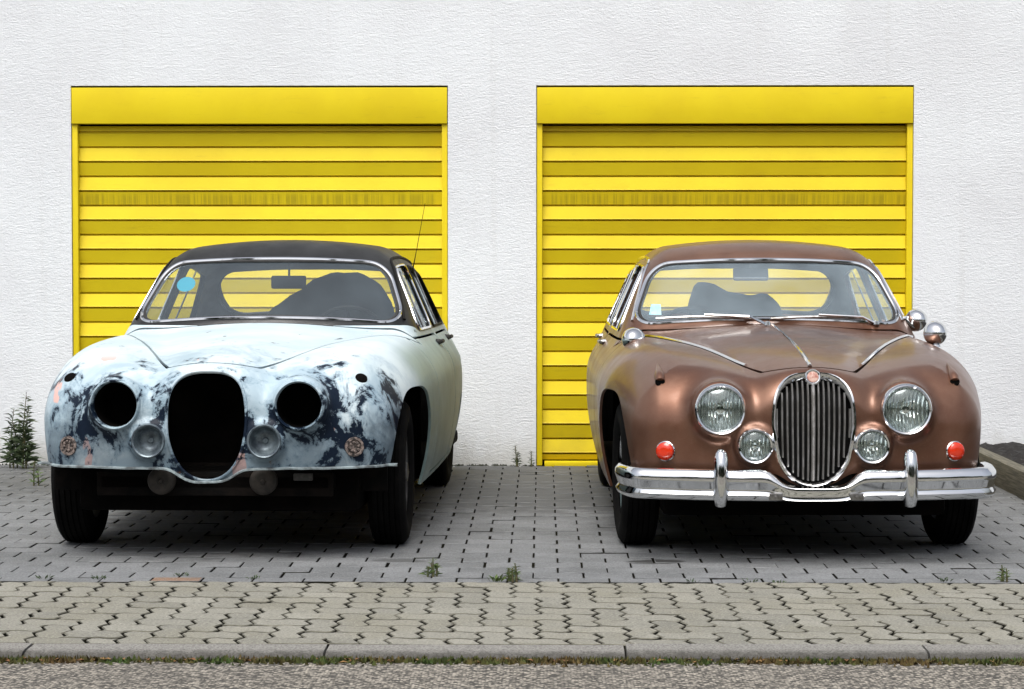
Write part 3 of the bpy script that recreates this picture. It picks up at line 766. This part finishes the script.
def build_car(root, brown):
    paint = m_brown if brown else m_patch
    roofm = m_brown if brown else m_blkroof
    frame_m = m_chrome if brown else m_dullchrome
    def own(me): return me.copy()
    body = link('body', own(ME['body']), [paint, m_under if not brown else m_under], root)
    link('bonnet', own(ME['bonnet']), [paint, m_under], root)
    link('roof', own(ME['roof']), [roofm, m_lining], root)
    # glass with bright frames
    for k in ('windscreen', 'rear_window'):
        gl = link(k, own(GL[k]), [m_glassr if k == 'rear_window' else m_glassb if brown else m_glass], root)
        f = MB(); f.tube(LOOP[k], .0095, 8, True); f.build('window_frame', m_chrome, gl)
        L = LOOP[k]; f = MB(); N = normals(L); cen = L.mean(0); inw = cen - L; inw /= np.linalg.norm(inw, axis=1, keepdims=True)
        f.tube(L + inw*.014 - N*.003, .010, 6, True); f.build('rubber_seal', m_rubber, gl)
    for s_ in (-1, 1):
        for k, dn, hy in (('side1', 'door1', 2.52), ('side2', 'door2', 3.42)):
            d = link('door', own(ME[dn, s_]), [paint, m_lining], root)
            gl = link('side_window', own(GL[k, s_]), [m_sideglass], root)
            f = MB(); L = LOOP[k, s_]; N = normals(L)
            f.tube(L + N*.001, .0075, 8, True)
            f.build('window_frame', m_chrome if (brown or k == 'side1') else m_black, gl)
            bar = MB()
            yb = 2.18 if k == 'side1' else 3.05
            zs_ = np.linspace(.91, 1.19, 6); xs_ = surf_x(np.full(6, yb), zs_)
            bar.tube([(s_*xx, yb + (.08 if k == 'side1' else -.0)*(zz_ - .95), zz_) for xx, zz_ in zip(xs_, zs_)], .005, 6); bar.build('glazing_bar', m_dullchrome if not brown else m_chrome, gl)
            xh = float(surf_x(np.array([hy]), np.array([.832]))[0])
            h = MB(); h.tube([(s_*(xh - .004), hy - .085, .832), (s_*(xh + .020), hy - .08, .832), (s_*(xh + .026), hy - .02, .834), (s_*(xh + .022), hy + .05, .832)], [.010, .012, .011, .007], 8)
            h.lathe([(0, .0), (.016, .0), (.014, .022), (.0, .026)], frame_at((s_*(xh - .004), hy - .10, .832), (s_, 0, 0)), 14)
            h.build('handle', m_rubber if not brown else m_dullchrome, d)
    # waist strip and gutter
    for s_ in (-1, 1):
        ys_ = np.linspace(1.80, 3.70, 40); za = .90
        gy = np.linspace(1.72, 3.75, 60); tt = (gy - 1.72)/(3.75 - 1.72)
        gz = 1.262 - .075*(gy - 2.6)**2 ; gz = np.minimum(gz, .965 + (gy - 1.80)*.80); gz = np.minimum(gz, .97 + (3.78 - gy)*.62)
        gz = np.maximum(gz, .94); ok = gz > .945; gx = surf_x(gy, gz)
        Pg = np.c_[s_*(gx + .003), gy, gz][ok]; Pg = resample(Pg, .03, False, 4)
        gt = MB(); gt.tube(Pg, .0085, 6); gt.build('roof_gutter', m_chrome if brown else m_black, root)
    # underneath
    u = MB(); u.box(-.60, .60, .30, 1.25, .17, .36, .03); u.box(-.74, .74, 1.2, 4.2, .20, .27, .02); u.box(-.50, .50, .20, .34, .26, .345, .02)
    u.tube([(-.66, FA, .30), (.66, FA, .30)], .035, 10); u.tube([(-.66, FR, .30), (.66, FR, .30)], .05, 10); u.box(-.55, .55, 3.3, 4.35, .22, .5, .04)
    u.build('underbody', m_under, root)
    # bulkheads and inner wings keep daylight out of the nose
    b_ = MB(); b_.box(-.48, .48, .50, .53, .30, .70, .0); b_.box(-.47, -.45, .40, 1.45, .30, .72); b_.box(.45, .47, .40, 1.45, .30, .72); b_.box(-.76, .76, 1.42, 1.46, .22, .74)
    b_.build('bulkhead', m_under, root, smooth=False)
    # wheels
    st = R(2) if brown else R(1)
    for x_, y_, a in ((-.69, FA, st), (.69, FA, st), (-.665, FR, 0), (.665, FR, 0)):
        wheel(root, x_, y_, a, m_chrome if brown else m_steel, m_chrome if brown else m_steel)
    # cabin
    d_ = MB(); d_.box(-.60, .60, 1.68, 1.95, .62, .925, .04, 3); d_.build('dashboard', m_dash, root)
    sh = MB(); sh.box(-.56, .56, 3.25, 3.80, .86, .895, .01); sh.build('parcel_shelf', m_cloth, root)
    wx = -.36 if brown else .36
    sw = MB(); M = Matrix.Translation((wx, 2.03, .85)) @ Matrix.Rotation(R(-62), 4, 'X')
    ring = [M @ Vector((.185*math.cos(a), .185*math.sin(a), 0)) for a in np.linspace(0, 2*math.pi, 48, endpoint=False)]
    sw.tube(ring, .011, 8, True)
    for a in (R(0), R(180), R(270)): sw.tube([M @ Vector((0, 0, -.02)), M @ Vector((.18*math.cos(a), .18*math.sin(a), 0))], .009, 6)
    sw.tube([M @ Vector((0, 0, 0)), M @ Vector((0, 0, -.25))], .022, 8); sw.build('steering_wheel', m_black, root)
    bs = MB(); bs.box(-.58, .58, 3.0, 3.25, .40, .90, .06, 3); bs.build('rear_seat', m_cloth, root)
    for s_ in (-1, 1):
        fs = MB(); fs.box(s_*.32 - .25, s_*.32 + .25, 2.2, 2.62, .38, .55, .05, 3); fs.build('seat_cushion', m_cloth, root)
    if brown:
        seat_shape('seat_back', root, [(q + .035, r_ + .018) for q, r_ in ((-.345, .50), (.12, .50), (.14, .90), (.125, 1.00), (.055, 1.065), (-.06, 1.045), (-.17, 1.075), (-.27, 1.130), (-.325, 1.120), (-.365, .97))], 2.62, .14, m_cloth)
        seat_shape('seat_back', root, [(.16, .50), (.55, .50), (.55, .86), (.50, .90), (.22, .90), (.16, .86)], 2.62, .14, m_cloth)
    else:
        seat_shape('seat_back', root, [(-.52, .50), (-.08, .50), (-.06, .88), (-.12, .92), (-.46, .92), (-.53, .86)], 2.60, .14, m_cloth)
        seat_shape('covered_seat_back', root, [(-.05, .52), (.52, .52), (.545, .98), (.49, 1.10), (.40, 1.175), (.29, 1.19), (.15, 1.17), (.06, 1.10), (-.10, 1.00), (-.16, .90)], 2.48, .20, m_cloth)
    # inside mirror hangs from the head rail
    rmx, rz = (-.045, 1.178) if brown else (.04, 1.135)
    rm_ = MB(); rm_.box(-.088, .088, -.012, .012, -.033, .033, .012, 3); bmesh.ops.transform(rm_.b, verts=rm_.b.verts, matrix=Matrix.Translation((rmx, 2.15, rz)) @ Matrix.Rotation(R(-24 if brown else 0), 4, 'X')); rm_.tube([(rmx, 2.16, rz + .02), (rmx, 2.19, 1.285)], .006, 6)
    rm_.build('rear_view_mirror', mat('mirror_back', (.85, .87, .88), .25, .9) if brown else m_black, root)
    # lamp openings
    for s_ in (-1, 1):
        # headlamp
        p, n = pnt_front(s_*.382, .638); 
        yr_ = float(min(surf_y(np.array([.382 - .1, .382, .382]), np.array([.638, .638 + .1, .638]))))
        n = np.array([s_*.04, -1, .02]); n /= np.linalg.norm(n); p = np.array([s_*.382, yr_ + .004, .638])
        M = frame_at(p, n)
        if brown:
            hl = MB(); hl.lathe([(.091, .004), (.093, .018), (.099, .023), (.105, .016), (.109, -.004), (.110, -.03), (.096, -.03)], M, 56); hl = hl.build('headlight', m_chrome, root)
            rf = MB(); rf.lathe([(.0, -.085), (.03, -.080), (.06, -.055), (.080, -.025), (.092, .004)], M, 48); rf.build('reflector', m_refl, hl)
            bu = MB(); bu.lathe([(.0, -.012), (.016, -.014), (.021, -.03), (.021, -.05), (.012, -.085)], M, 20); bu.build('bulb_shield', m_refl, hl)
            le = MB(); le.lathe([(.0, .030), (.025, .0285), (.05, .0245), (.075, .0165), (.092, .006)], M, 48); le.build('lens', m_lens, hl)
        else:
            hl = MB(); hl.lathe([(.092, -.01), (.094, .010), (.099, .016), (.105, .010), (.109, -.006), (.109, -.03), (.098, -.05), (.094, -.03)], M, 56, True); hl = hl.build('headlight_ring', m_patch, root)
            bw = MB(); bw.lathe([(.0, -.20), (.085, -.19), (.095, -.02)], M, 40); bw.build('headlight_bucket', m_under, root)
        # fog lamp
        p = np.array([s_*.240, float(surf_y(np.array([.240]), np.array([.49 + .066]))[0]) + .004, .490]); M = frame_at(p, np.array([s_*.03, -1, 0.]))
        if brown:
            fl = MB(); fl.lathe([(.060, .004), (.063, .016), (.069, .019), (.075, .010), (.077, -.01), (.062, -.02)], M, 44); fl = fl.build('fog_light', m_chrome, root)
            rf = MB(); rf.lathe([(.0, -.06), (.03, -.05), (.05, -.025), (.061, .004)], M, 40); rf.build('reflector', m_refl, fl)
            bu = MB(); bu.lathe([(.0, -.005), (.010, -.008), (.014, -.02), (.008, -.055)], M, 16); bu.build('bulb_shield', m_refl, fl)
            le = MB(); le.lathe([(.0, .021), (.02, .020), (.045, .014), (.061, .005)], M, 40); le.build('lens', m_lens, fl)
        else:
            fl = MB(); fl.lathe([(.0, -.045), (.010, -.045), (.013, -.052), (.03, -.053), (.048, -.040), (.058, -.015), (.062, .008), (.067, .012), (.072, .004), (.072, -.02)], M, 44); fl.build('fog_light_bowl', noisy('bowl_steel', (.20, .25, .28), (.07, .09, .11), 20, .4, metal=.4), root)
        # indicator
        p, n = pnt_front(s_*.600, .460, .0); M = frame_at(p, n)
        if brown:
            il = MB(); il.lathe([(.041, -.012), (.042, .004), (.038, .008), (.036, .004)], M, 32); il = il.build('indicator_light', m_chrome, root)
            le = MB(); le.lathe([(.0375, .003), (.0365, .019), (.028, .027), (.012, .030), (.0, .029)], M, 32); le.build('lens', m_orange, il)
        else:
            il = MB(); il.lathe([(.041, .000), (.040, .006), (.031, .007), (.028, .001), (.0, .0005)], M, 28)
            for q in range(8):
                a = q*math.pi/4 + .2; il.lathe([(.0, .010), (.006, .007), (.007, .0)], M @ Matrix.Translation((.019*math.cos(a), .019*math.sin(a), 0)), 8)
            il.build('indicator_socket', noisy('socket', (.008, .008, .008), (.24, .19, .17), 70, .6), root)
        # side lamp pod on the wing crown
        p, n = pnt_front(s_*.618, .742); 
        if brown:
            yq = np.linspace(p[1] - .005, p[1] + .17, 10); zq = surf_z(np.full(10, abs(p[0])), yq)
            sl_ = MB(); sl_.tube([(p[0], yy, zz_ + .006) for yy, zz_ in zip(yq, zq)], [.021, .022, .021, .019, .016, .013, .010, .007, .005, .003], 10); sl_ = sl_.build('side_light', m_brown, root)
            so = MB(); so.lathe([(.0, .004), (.012, .004), (.015, .007), (.020, .004), (.021, -.004)], frame_at((p[0], yq[0] - .001, zq[0] + .006), (0, -1, .1)), 20); so.build('socket', m_under, sl_)
        else:
            so = MB(); so.lathe([(.0, .003), (.02, .0035), (.026, .001), (.027, -.003)], frame_at(p, n), 20); so.build('side_light_hole', m_under, root)
    # grille opening edge
    zs_ = np.concatenate([np.linspace(.328, .772, 400)]); 
    an = np.linspace(0, 2*math.pi, 720, endpoint=False); gp = []
    for a in an:
        r0, r1 = .0, .4
        for _ in range(30):
            rm = (r0 + r1)/2; v = g_grille(np.array([rm*math.sin(a)]), np.array([0.]), np.array([GCZ + rm*math.cos(a)]))[0]
            if v < 0: r0 = rm
            else: r1 = rm
        gp.append((r0*math.sin(a), GCZ + r0*math.cos(a)))
    gp = np.array(gp); gy_ = surf_y(gp[:, 0], gp[:, 1]); L = resample(np.c_[gp[:, 0], gy_, gp[:, 1]], .012, True, 1)
    if brown:
        N = normals(L); fr_ = MB(); cen = L.mean(0)
        # surround: a flattened chrome band
        rr = []
        for p, n in zip(L, N):
            inn = cen - p; inn[1] = 0; inn /= np.linalg.norm(inn); wd = .018
            rr.append([p - inn*.010 + n*.002, p - inn*.006 + n*.014, p + inn*.003 + n*.016, p + inn*.009 + n*.010, p + inn*.011 - n*.006])
        rr.append(rr[0]); fr_.grid(rr); bmesh.ops.remove_doubles(fr_.b, verts=fr_.b.verts, dist=1e-5)
        gr = fr_.build('grille', m_chrome, root)
        bk = MB(); bk.grid([[(x_, float(surf_y(np.array([x_]), np.array([z_]))[0]) + .06, z_) for z_ in np.linspace(.30, .80, 14)] for x_ in np.linspace(-.17, .17, 9)]); bk.build('grille_backing', m_black, gr)
        xs_ = np.linspace(-.150, .150, 15)
        for k, xb in enumerate(xs_):
            zz_ = np.linspace(.30, .80, 300); ins_ = zz_[g_grille(np.full(300, xb), np.zeros(300), zz_) < -.013]
            z_ = np.linspace(ins_[0], ins_[-1], 26); y_ = surf_y(np.full(26, xb), z_)
            # bars fan in slightly toward the bottom
            fx = xb*(1 - .05*np.clip((GCZ - z_)/.25, 0, 1)); w_ = .0033 if k != 7 else .008
            bb = MB(); 
            bb.grid([[(fx_ - w_, yy + .020, zz), (fx_ - w_*.75, yy - .002, zz), (fx_, yy - .008 - (.004 if k == 7 else 0), zz), (fx_ + w_*.75, yy - .002, zz), (fx_ + w_, yy + .020, zz)] for fx_, yy, zz in zip(fx, y_, z_)])
            bb.build('grille_bar', m_bar, gr)
        # round badge at the top of the surround
        p = np.array([0, float(surf_y(np.array([0.]), np.array([.772]))[0]) - .008, .768]); n = np.array([0, -1, .35]); n /= np.linalg.norm(n); M = frame_at(p, n)
        bd = MB(); bd.lathe([(.034, -.006), (.034, .010), (.029, .016), (.024, .013)], M, 32); bd = bd.build('badge', m_chrome, gr)
        em = MB(); em.lathe([(.025, .011), (.022, .0145), (.015, .0155), (.0, .016)], M, 28); em.build('badge_disc', noisy('badge_enamel', (.55, .38, .32), (.32, .10, .07), 55, .3), bd)
        wg = MB(); wg.grid([[(x_, p[1] + .012 + .25*x_*x_ - .012*h_, .756 - abs(x_)*.16 + .016*h_*(1 - abs(x_)/.09)) for h_ in (-1, -.3, .3, 1)] for x_ in np.linspace(-.075, .075, 21)]); wg.build('badge_wing', m_chrome, gr)
        # bonnet trim: centre spear and the two edge strips
        y_ = np.linspace(.135, 1.56, 50); z_ = surf_z(np.zeros(50), y_)
        sp = MB(); sp.tube(np.c_[np.zeros(50), y_, z_ + .003], [.009 - .003*min(1, k/30) for k in range(50)], 8); sp.build('bonnet_spear', m_chrome, root)
        for s_ in (-1, 1):
            y_ = np.linspace(.36, 1.50, 40); x_ = .215 + .355*(y_ - .25) - .009; z_ = surf_z(x_, y_)
            st_ = MB(); st_.tube(np.c_[s_*x_, y_, z_ + .003], .0075, 8); st_.build('bonnet_strip', m_chrome, root)
        # bumper with overriders
        bm_ = MB(); vs = bm_.grid(loft_bumper()); bm_.b.faces.new(vs[0]); bm_.b.faces.new(vs[-1][::-1])
        bo = bm_.build('bumper', m_chrome, root, angle=60)
        for s_ in (-1, 1):
            ov = MB(); rows_ = []; xo = .387
            yb = -.085 + .125*(xo/.715)**2.4
            for k, (z_, hw_, d_) in enumerate([(.243, .010, .012), (.250, .024, .030), (.285, .031, .046), (.34, .032, .052), (.40, .031, .050), (.445, .029, .042), (.468, .024, .030), (.480, .014, .012), (.483, .004, .0)]):
                rows_.append([(s_*xo + hw_*math.cos(a), yb - .008 - d_*max(0, math.sin(a)) + .016*max(0, -math.sin(a)), z_) for a in np.linspace(0, 2*math.pi, 20, endpoint=False)])
            vs = ov.grid(rows_, True); ov.b.faces.new(vs[0]); ov.b.faces.new(vs[-1]); ov.build('overrider', m_chrome, bo, angle=70)
            tb = MB(); tb.box(s_*.165 - .028, s_*.165 + .028, -.098, -.082, .276, .304, .003); tb.lathe([(0, .003), (.006, .002), (.007, 0)], frame_at((s_*.165, -.099, .288), (0, -1, 0)), 10); tb.build('plate_bracket', m_dullchrome, bo)
        # wipers
        for x0, x1, dr in ((-.08, -.54, 1), (.46, .0, 1)):
            def on(x_, z_, out):
                p, n = pnt_front_ws(x_, z_); return p + n*out
            bl = [on(x_, .958 + .010*math.sin(u*math.pi), .014) for u, x_ in zip(np.linspace(0, 1, 12), np.linspace(x0, x1, 12))]
            w_ = MB(); w_.tube(bl, .0068, 6); w_ = w_.build('wiper', m_dullchrome, root)
            pv = on(x0 + .05, .938, .006); ar = MB()
            ar.tube([pv, on(x0 - .02, .955, .03), on((x0 + x1)/2, .970, .026)], [.009, .006, .004], 6); ar.lathe([(.0, .02), (.014, .015), (.016, 0)], Matrix.Translation(Vector(pv)), 14); ar.build('wiper_arm', m_chrome, w_)
        # mirrors
        def mirror(x_, y_, zc, r_, tilt, name='wing_mirror', base=None):
            zb = float(surf_z(np.array([abs(x_) if base is None else base[0]]), np.array([y_ if base is None else base[1]]))[0]); c_ = Vector((x_, y_, zc))
            M = frame_at(c_, (tilt, 1.0, .0)); mb = MB()
            mb.lathe([(.0, -.062), (.3*r_, -.058), (.65*r_, -.042), (.9*r_, -.016), (r_, .006), (.98*r_, .012), (.9*r_, .010), (.0, .008)], M, 32)
            bx, by = (x_, y_ + .0) if base is None else (math.copysign(base[0], x_), base[1])
            mb.tube([(bx, by, zb - .004), (bx*.5 + x_*.5, by*.5 + (y_-.02)*.5, zb*.5 + (zc - r_)*.5), (x_, y_ - .015, zc - r_*.7)], [.013, .008, .010], 10)
            mb.lathe([(.024, -.004), (.022, .006), (.0, .010)], Matrix.Translation((bx, by, zb)), 18)
            mb.build(name, m_chrome, root)
        mirror(-.672, 1.33, .882, .056, .2); mirror(.692, 1.10, .918, .056, -.2)
        mirror(.745, 1.93, .955, .056, -.25, 'door_mirror', (.67, 1.86))
        stk = MB(); 
        q = [pnt_front_ws(x_, z_) for x_, z_ in ((-.575, .995), (-.515, .995), (-.515, 1.045), (-.562, 1.045))]; stk.face([p - n*.012 for p, n in q]); stk.build('sticker', noisy('sticker_blue', (.30, .60, .66), (.5, .7, .72), 20, .6), root, smooth=False)
    else:
        rl = MB(); N = normals(L); rl.tube(L + N*.001, .007, 8, True); rl.build('grille_edge', m_patch, root)
        bk = MB(); bk.box(-.22, .22, .42, .45, .30, .74); bk.build('radiator', m_under, root, smooth=False)
        # bare front apron below the body, horns and bracket
        fe = MB(); xs_ = np.linspace(-.765, .765, 80)
        rows_ = []
        for x_ in xs_:
            dip = .055*math.exp(-(x_/.125)**4); z_ = .378 - dip; y_ = float(surf_y(np.array([x_]), np.array([z_ + .004]))[0]); y_ = min(y_, .27) if y_ > -.1 else .27; j = .0009*math.sin(x_*23) + .0006*math.sin(x_*61)
            rows_.append([(x_, y_ + .03, z_ + .001 + j), (x_, y_ - .004, z_ + .002 + j), (x_, y_ - .018, z_ - .002 + j), (x_, y_ - .018, z_ - .008 + j), (x_, y_ + .03, z_ - .010 + j)])
        fe.grid(rows_); fe.build('lower_flange', noisy('flange_primer', (.26, .32, .34), (.07, .08, .085), 16, .6), root)
        for s_ in (-1, 1):
            ho = MB(); M = frame_at((s_*.215, .14, .312), (0, -1, -.05))
            ho.lathe([(.0, .022), (.008, .020), (.012, .012), (.035, .014), (.050, .010), (.058, .0), (.058, -.03), (.0, -.04)], M, 32); ho.build('horn', noisy('horn_metal', (.022, .02, .018), (.045, .038, .032), 20, .6, spec=.3), root)
        br = MB(); br.box(.34, .42, .15, .17, .315, .345, .004); br.build('bracket', noisy('bracket_metal', (.05, .05, .048), (.12, .11, .1), 30, .6), root)
        ap = MB(); ap.box(-.50, .50, .20, .23, .245, .345, .006); ap.box(-.715, .715, .352, .372, .255, .372, .004); ap.build('front_crossmember', noisy('rusty_black', (.003, .003, .003), (.009, .007, .006), 12, .9, spec=.1), root)
        # blue disc stuck inside the windscreen
        q = []
        for a in np.linspace(0, 2*math.pi, 28, endpoint=False):
            p, n = pnt_front_ws(-.435 + .047*math.cos(a), 1.135 + .036*math.sin(a)); q.append(p - n*.012)
        stk = MB(); stk.face(q); stk.build('sticker', mat('sticker_cyan', (.005, .27, .38), .5), root, smooth=False)
        an_ = MB(); xa = float(surf_x(np.array([2.3]), np.array([1.22]))[0]); xa = float(surf_x(np.array([2.9]), np.array([1.18]))[0]); an_.tube([(xa - .004, 2.9, 1.18), (xa + .02, 2.9, 1.30), (xa + .065, 2.91, 1.55)], [.004, .002, .0013], 6); an_.build('antenna', m_black, root)

def pnt_front_ws(x, z):
    y = surf_y(np.array([x]), np.array([z]), 1.3, 3.0)[0]; p = np.array([[x, y, z]]); n = normals(p)[0]; return p[0], n

car_a = tag(empty('old_saloon_car', (-1.388, 10.03, 0), R(-2.1)), 'stripped old saloon in patchy pale primer with black roof and empty grille hole', 'car', 'old saloons parked before the garage doors')
build_car(car_a, False)
for ch in car_a.children:
    if not ch.name.startswith('wheel'): ch.location.z = .018; ch.rotation_euler.x = -.0069   # engine and trim are out: it rides high
car_b = tag(empty('old_saloon_car', (1.112, 10.03, 0), R(0.9)), 'brown old saloon with chrome grille, bumper and headlights', 'car', 'old saloons parked before the garage doors')
build_car(car_b, True)

# ================================================================== PLANTS AND LITTER
m_leaf = noisy('weed_leaf', (.045, .085, .018), (.09, .13, .03), 20, .7)
m_leafd = noisy('dark_leaf', (.030, .055, .022), (.06, .085, .035), 20, .7)
m_stem = noisy('weed_stem', (.07, .09, .03), (.10, .08, .04), 20, .8)
def blade(mb, p, d, L, w):
    d = Vector(d).normalized(); s_ = d.cross(Vector((random.uniform(-1, 1), random.uniform(-1, 1), .3))).normalized(); p = Vector(p); dr = Vector((0, 0, -.25*L))
    a, b, c, e = p, p + d*L*.45 + s_*w, p + d*L + dr, p + d*L*.45 - s_*w
    mb.face([a, b, c, e])
def stem_weed(name, loc, h, n, leaf, m_l, label, cat='weed', spread=.0, rows=1):
    root = tag(empty(name, loc), label, cat); st = MB(); lf = MB()
    for r in range(rows):
        ox, oy = random.uniform(-spread, spread), random.uniform(-spread*.5, spread*.5); hh = h*(1 if r == 0 else random.uniform(.5, .9)); lx, ly = random.uniform(-.12, .12)*hh, random.uniform(-.08, .05)*hh
        P = [(ox + lx*u*u, oy + ly*u*u, hh*u) for u in np.linspace(0, 1, 8)]; st.tube(P, [.004*(1 - .7*u) + .001 for u in np.linspace(0, 1, 8)], 5)
        for k in range(n):
            u = .08 + .92*k/n; a = k*2.4 + random.random(); q = (ox + lx*u*u, oy + ly*u*u, hh*u); L = leaf*(1.15 - .75*u)*random.uniform(.7, 1.2)
            blade(lf, q, (math.cos(a), math.sin(a), random.uniform(.1, 1.1)), L, L*random.uniform(.05, .10))
    st.build('stem', m_stem, root); lf.build('leaves', m_l, root, smooth=False, recalc=False); return root
def tuft(loc, h, n, label, m_l=None, spread=.03):
    root = tag(empty('weed', loc), label, 'weed'); lf = MB()
    for k in range(n):
        a = random.random()*6.28; r_ = spread*random.random()
        blade(lf, (r_*math.cos(a), r_*math.sin(a), 0), (math.cos(a)*random.uniform(.2, 1.1), math.sin(a)*random.uniform(.2, 1.1), 1), h*random.uniform(.5, 1), h*random.uniform(.06, .13))
    lf.build('leaves', m_l or m_leaf, root, smooth=False, recalc=False); return root
def at(px, py, z=0.0):
    D = (CAM_H - z)*F_PX/(py - 255); return ((px - 543)*D/F_PX, D, z)
p = at(21, 470); stem_weed('tall_weed', (p[0], p[1], 0), .44, 84, .12, m_leafd, 'tallest dark feathery weed at the wall left of the pale car', spread=.05, rows=3)
p = at(10, 470); stem_weed('tall_weed', (p[0], p[1] + .05, 0), .36, 50, .12, m_leafd, 'bushy dark weed at the left edge beside the tallest weed', spread=.05, rows=3)
p = at(33, 487); stem_weed('weed', p, .14, 22, .06, m_leaf, 'small weed sprouting from the paving by the pale car', spread=.02, rows=2)
p = at(517, 467); stem_weed('weed', (p[0], 14.70, 0), .125, 30, .045, m_leafd, 'leafy weed against the white wall between the two doors', spread=.015, rows=2)
p = at(532, 467); stem_weed('weed', (p[0], 14.70, 0), .095, 20, .04, m_leafd, 'thinner weed against the wall beside the right door frame', spread=.01, rows=1)
p = at(435, 578); stem_weed('weed', p, .075, 16, .045, m_leaf, 'spreading weed in the joints in front of the gap, left of two', spread=.03, rows=4)
p = at(508, 583); stem_weed('weed', p, .075, 18, .04, m_leaf, 'double tufted green weed where yard meets sidewalk', spread=.035, rows=6)
p = at(495, 583); tuft(p, .05, 20, 'short green tuft left of the double tufted weed')
p = at(1004, 582); stem_weed('weed', p, .065, 14, .04, m_leaf, 'small weed on the sidewalk joint at the far right', spread=.02, rows=3)
for px, py, h, n, lb in ((180, 578, .03, 14, 'low weed tuft in the joint by the reddish stone'), (96, 581, .03, 16, 'low weed tuft on the joint below the left front tyre'), (40, 581, .035, 16, 'low weed tuft on the joint near the left picture edge'),
                 (252, 581, .028, 12, 'low weed tuft on the joint below the empty grille'), (692, 583, .025, 12, 'low weed tuft on the joint below the brown car front tyre'), (750, 583, .03, 14, 'low weed tuft on the joint below the brown car headlight'),
                 (945, 582, .03, 14, 'low weed tuft on the joint below the brown car outer tyre'), (780, 584, .028, 12, 'low weed tuft on the joint below the brown car grille'), (228, 470, .05, 14, 'low weed at the wall foot')):
    if py == 470: continue
    p = at(px, py); tag(tuft(p, h, n, lb, m_leafd), group='low weed tufts along the sidewalk joint')

# moss and litter along the kerb foot, uncountable
m_moss = noisy('moss', (.034, .066, .010), (.085, .052, .016), 5, .95)
mo = MB(); 
for k in range(9000):
    x_ = random.uniform(-3.2, 3.2); den = .5 + .5*math.sin(x_*2.1 + 1) * math.cos(x_*5.3)
    if random.random() > .35 + .65*den: continue
    y_ = D_KERB - abs(random.gauss(0, .034)) + .004; z_ = -.027; h_ = random.uniform(.006, .022); a = random.random()*6.28; w_ = random.uniform(.004, .010)
    mo.face([(x_ - w_*math.cos(a), y_ - w_*math.sin(a), z_), (x_ + w_*math.cos(a), y_ + w_*math.sin(a), z_), (x_ + random.gauss(0, .006), y_ + random.gauss(0, .006), z_ + h_)])
tag(mo.build('moss', m_moss, smooth=False, recalc=False), kind='stuff')
m_litter = noisy('leaf_litter', (.12, .045, .016), (.20, .12, .04), 14, .9)
li = MB()
for k in range(260):
    x_ = random.uniform(-3.2, 3.2)
    if random.random() > .35 + .65*(math.sin(x_*3.3) > 0): continue
    y_ = D_KERB - .012 - abs(random.gauss(0, .02)); a = random.random()*6.28; L = random.uniform(.006, .022); w_ = L*.45; z_ = -.024 + random.random()*.008
    c_, s_ = math.cos(a), math.sin(a); li.face([(x_ - L*c_, y_ - L*s_, z_), (x_ + w_*s_, y_ - w_*c_, z_ + .005), (x_ + L*c_, y_ + L*s_, z_), (x_ - w_*s_, y_ + w_*c_, z_ + .003)])
tag(li.build('leaf_litter', m_litter, smooth=False, recalc=False), kind='stuff')
# dark grime line at the wall foot
gr_ = MB()
for k in range(1500):
    x_ = random.uniform(-3.6, 3.6); y_ = D_WALL - .003 - abs(random.gauss(0, .018)); h_ = random.uniform(.004, .014); a = random.random()*6.28; w_ = random.uniform(.006, .014)
    if any(a_ - .01 < x_ < b_ + .01 for a_, b_ in doors_x): continue
    gr_.face([(x_ - w_*math.cos(a), y_ - w_*abs(math.sin(a)), 0), (x_ + w_*math.cos(a), y_ - w_*.3, 0), (x_, y_, h_)])
tag(gr_.build('wall_foot_moss', noisy('dark_moss', (.014, .016, .010), (.03, .035, .02), 9, .95), smooth=False, recalc=False), kind='stuff')
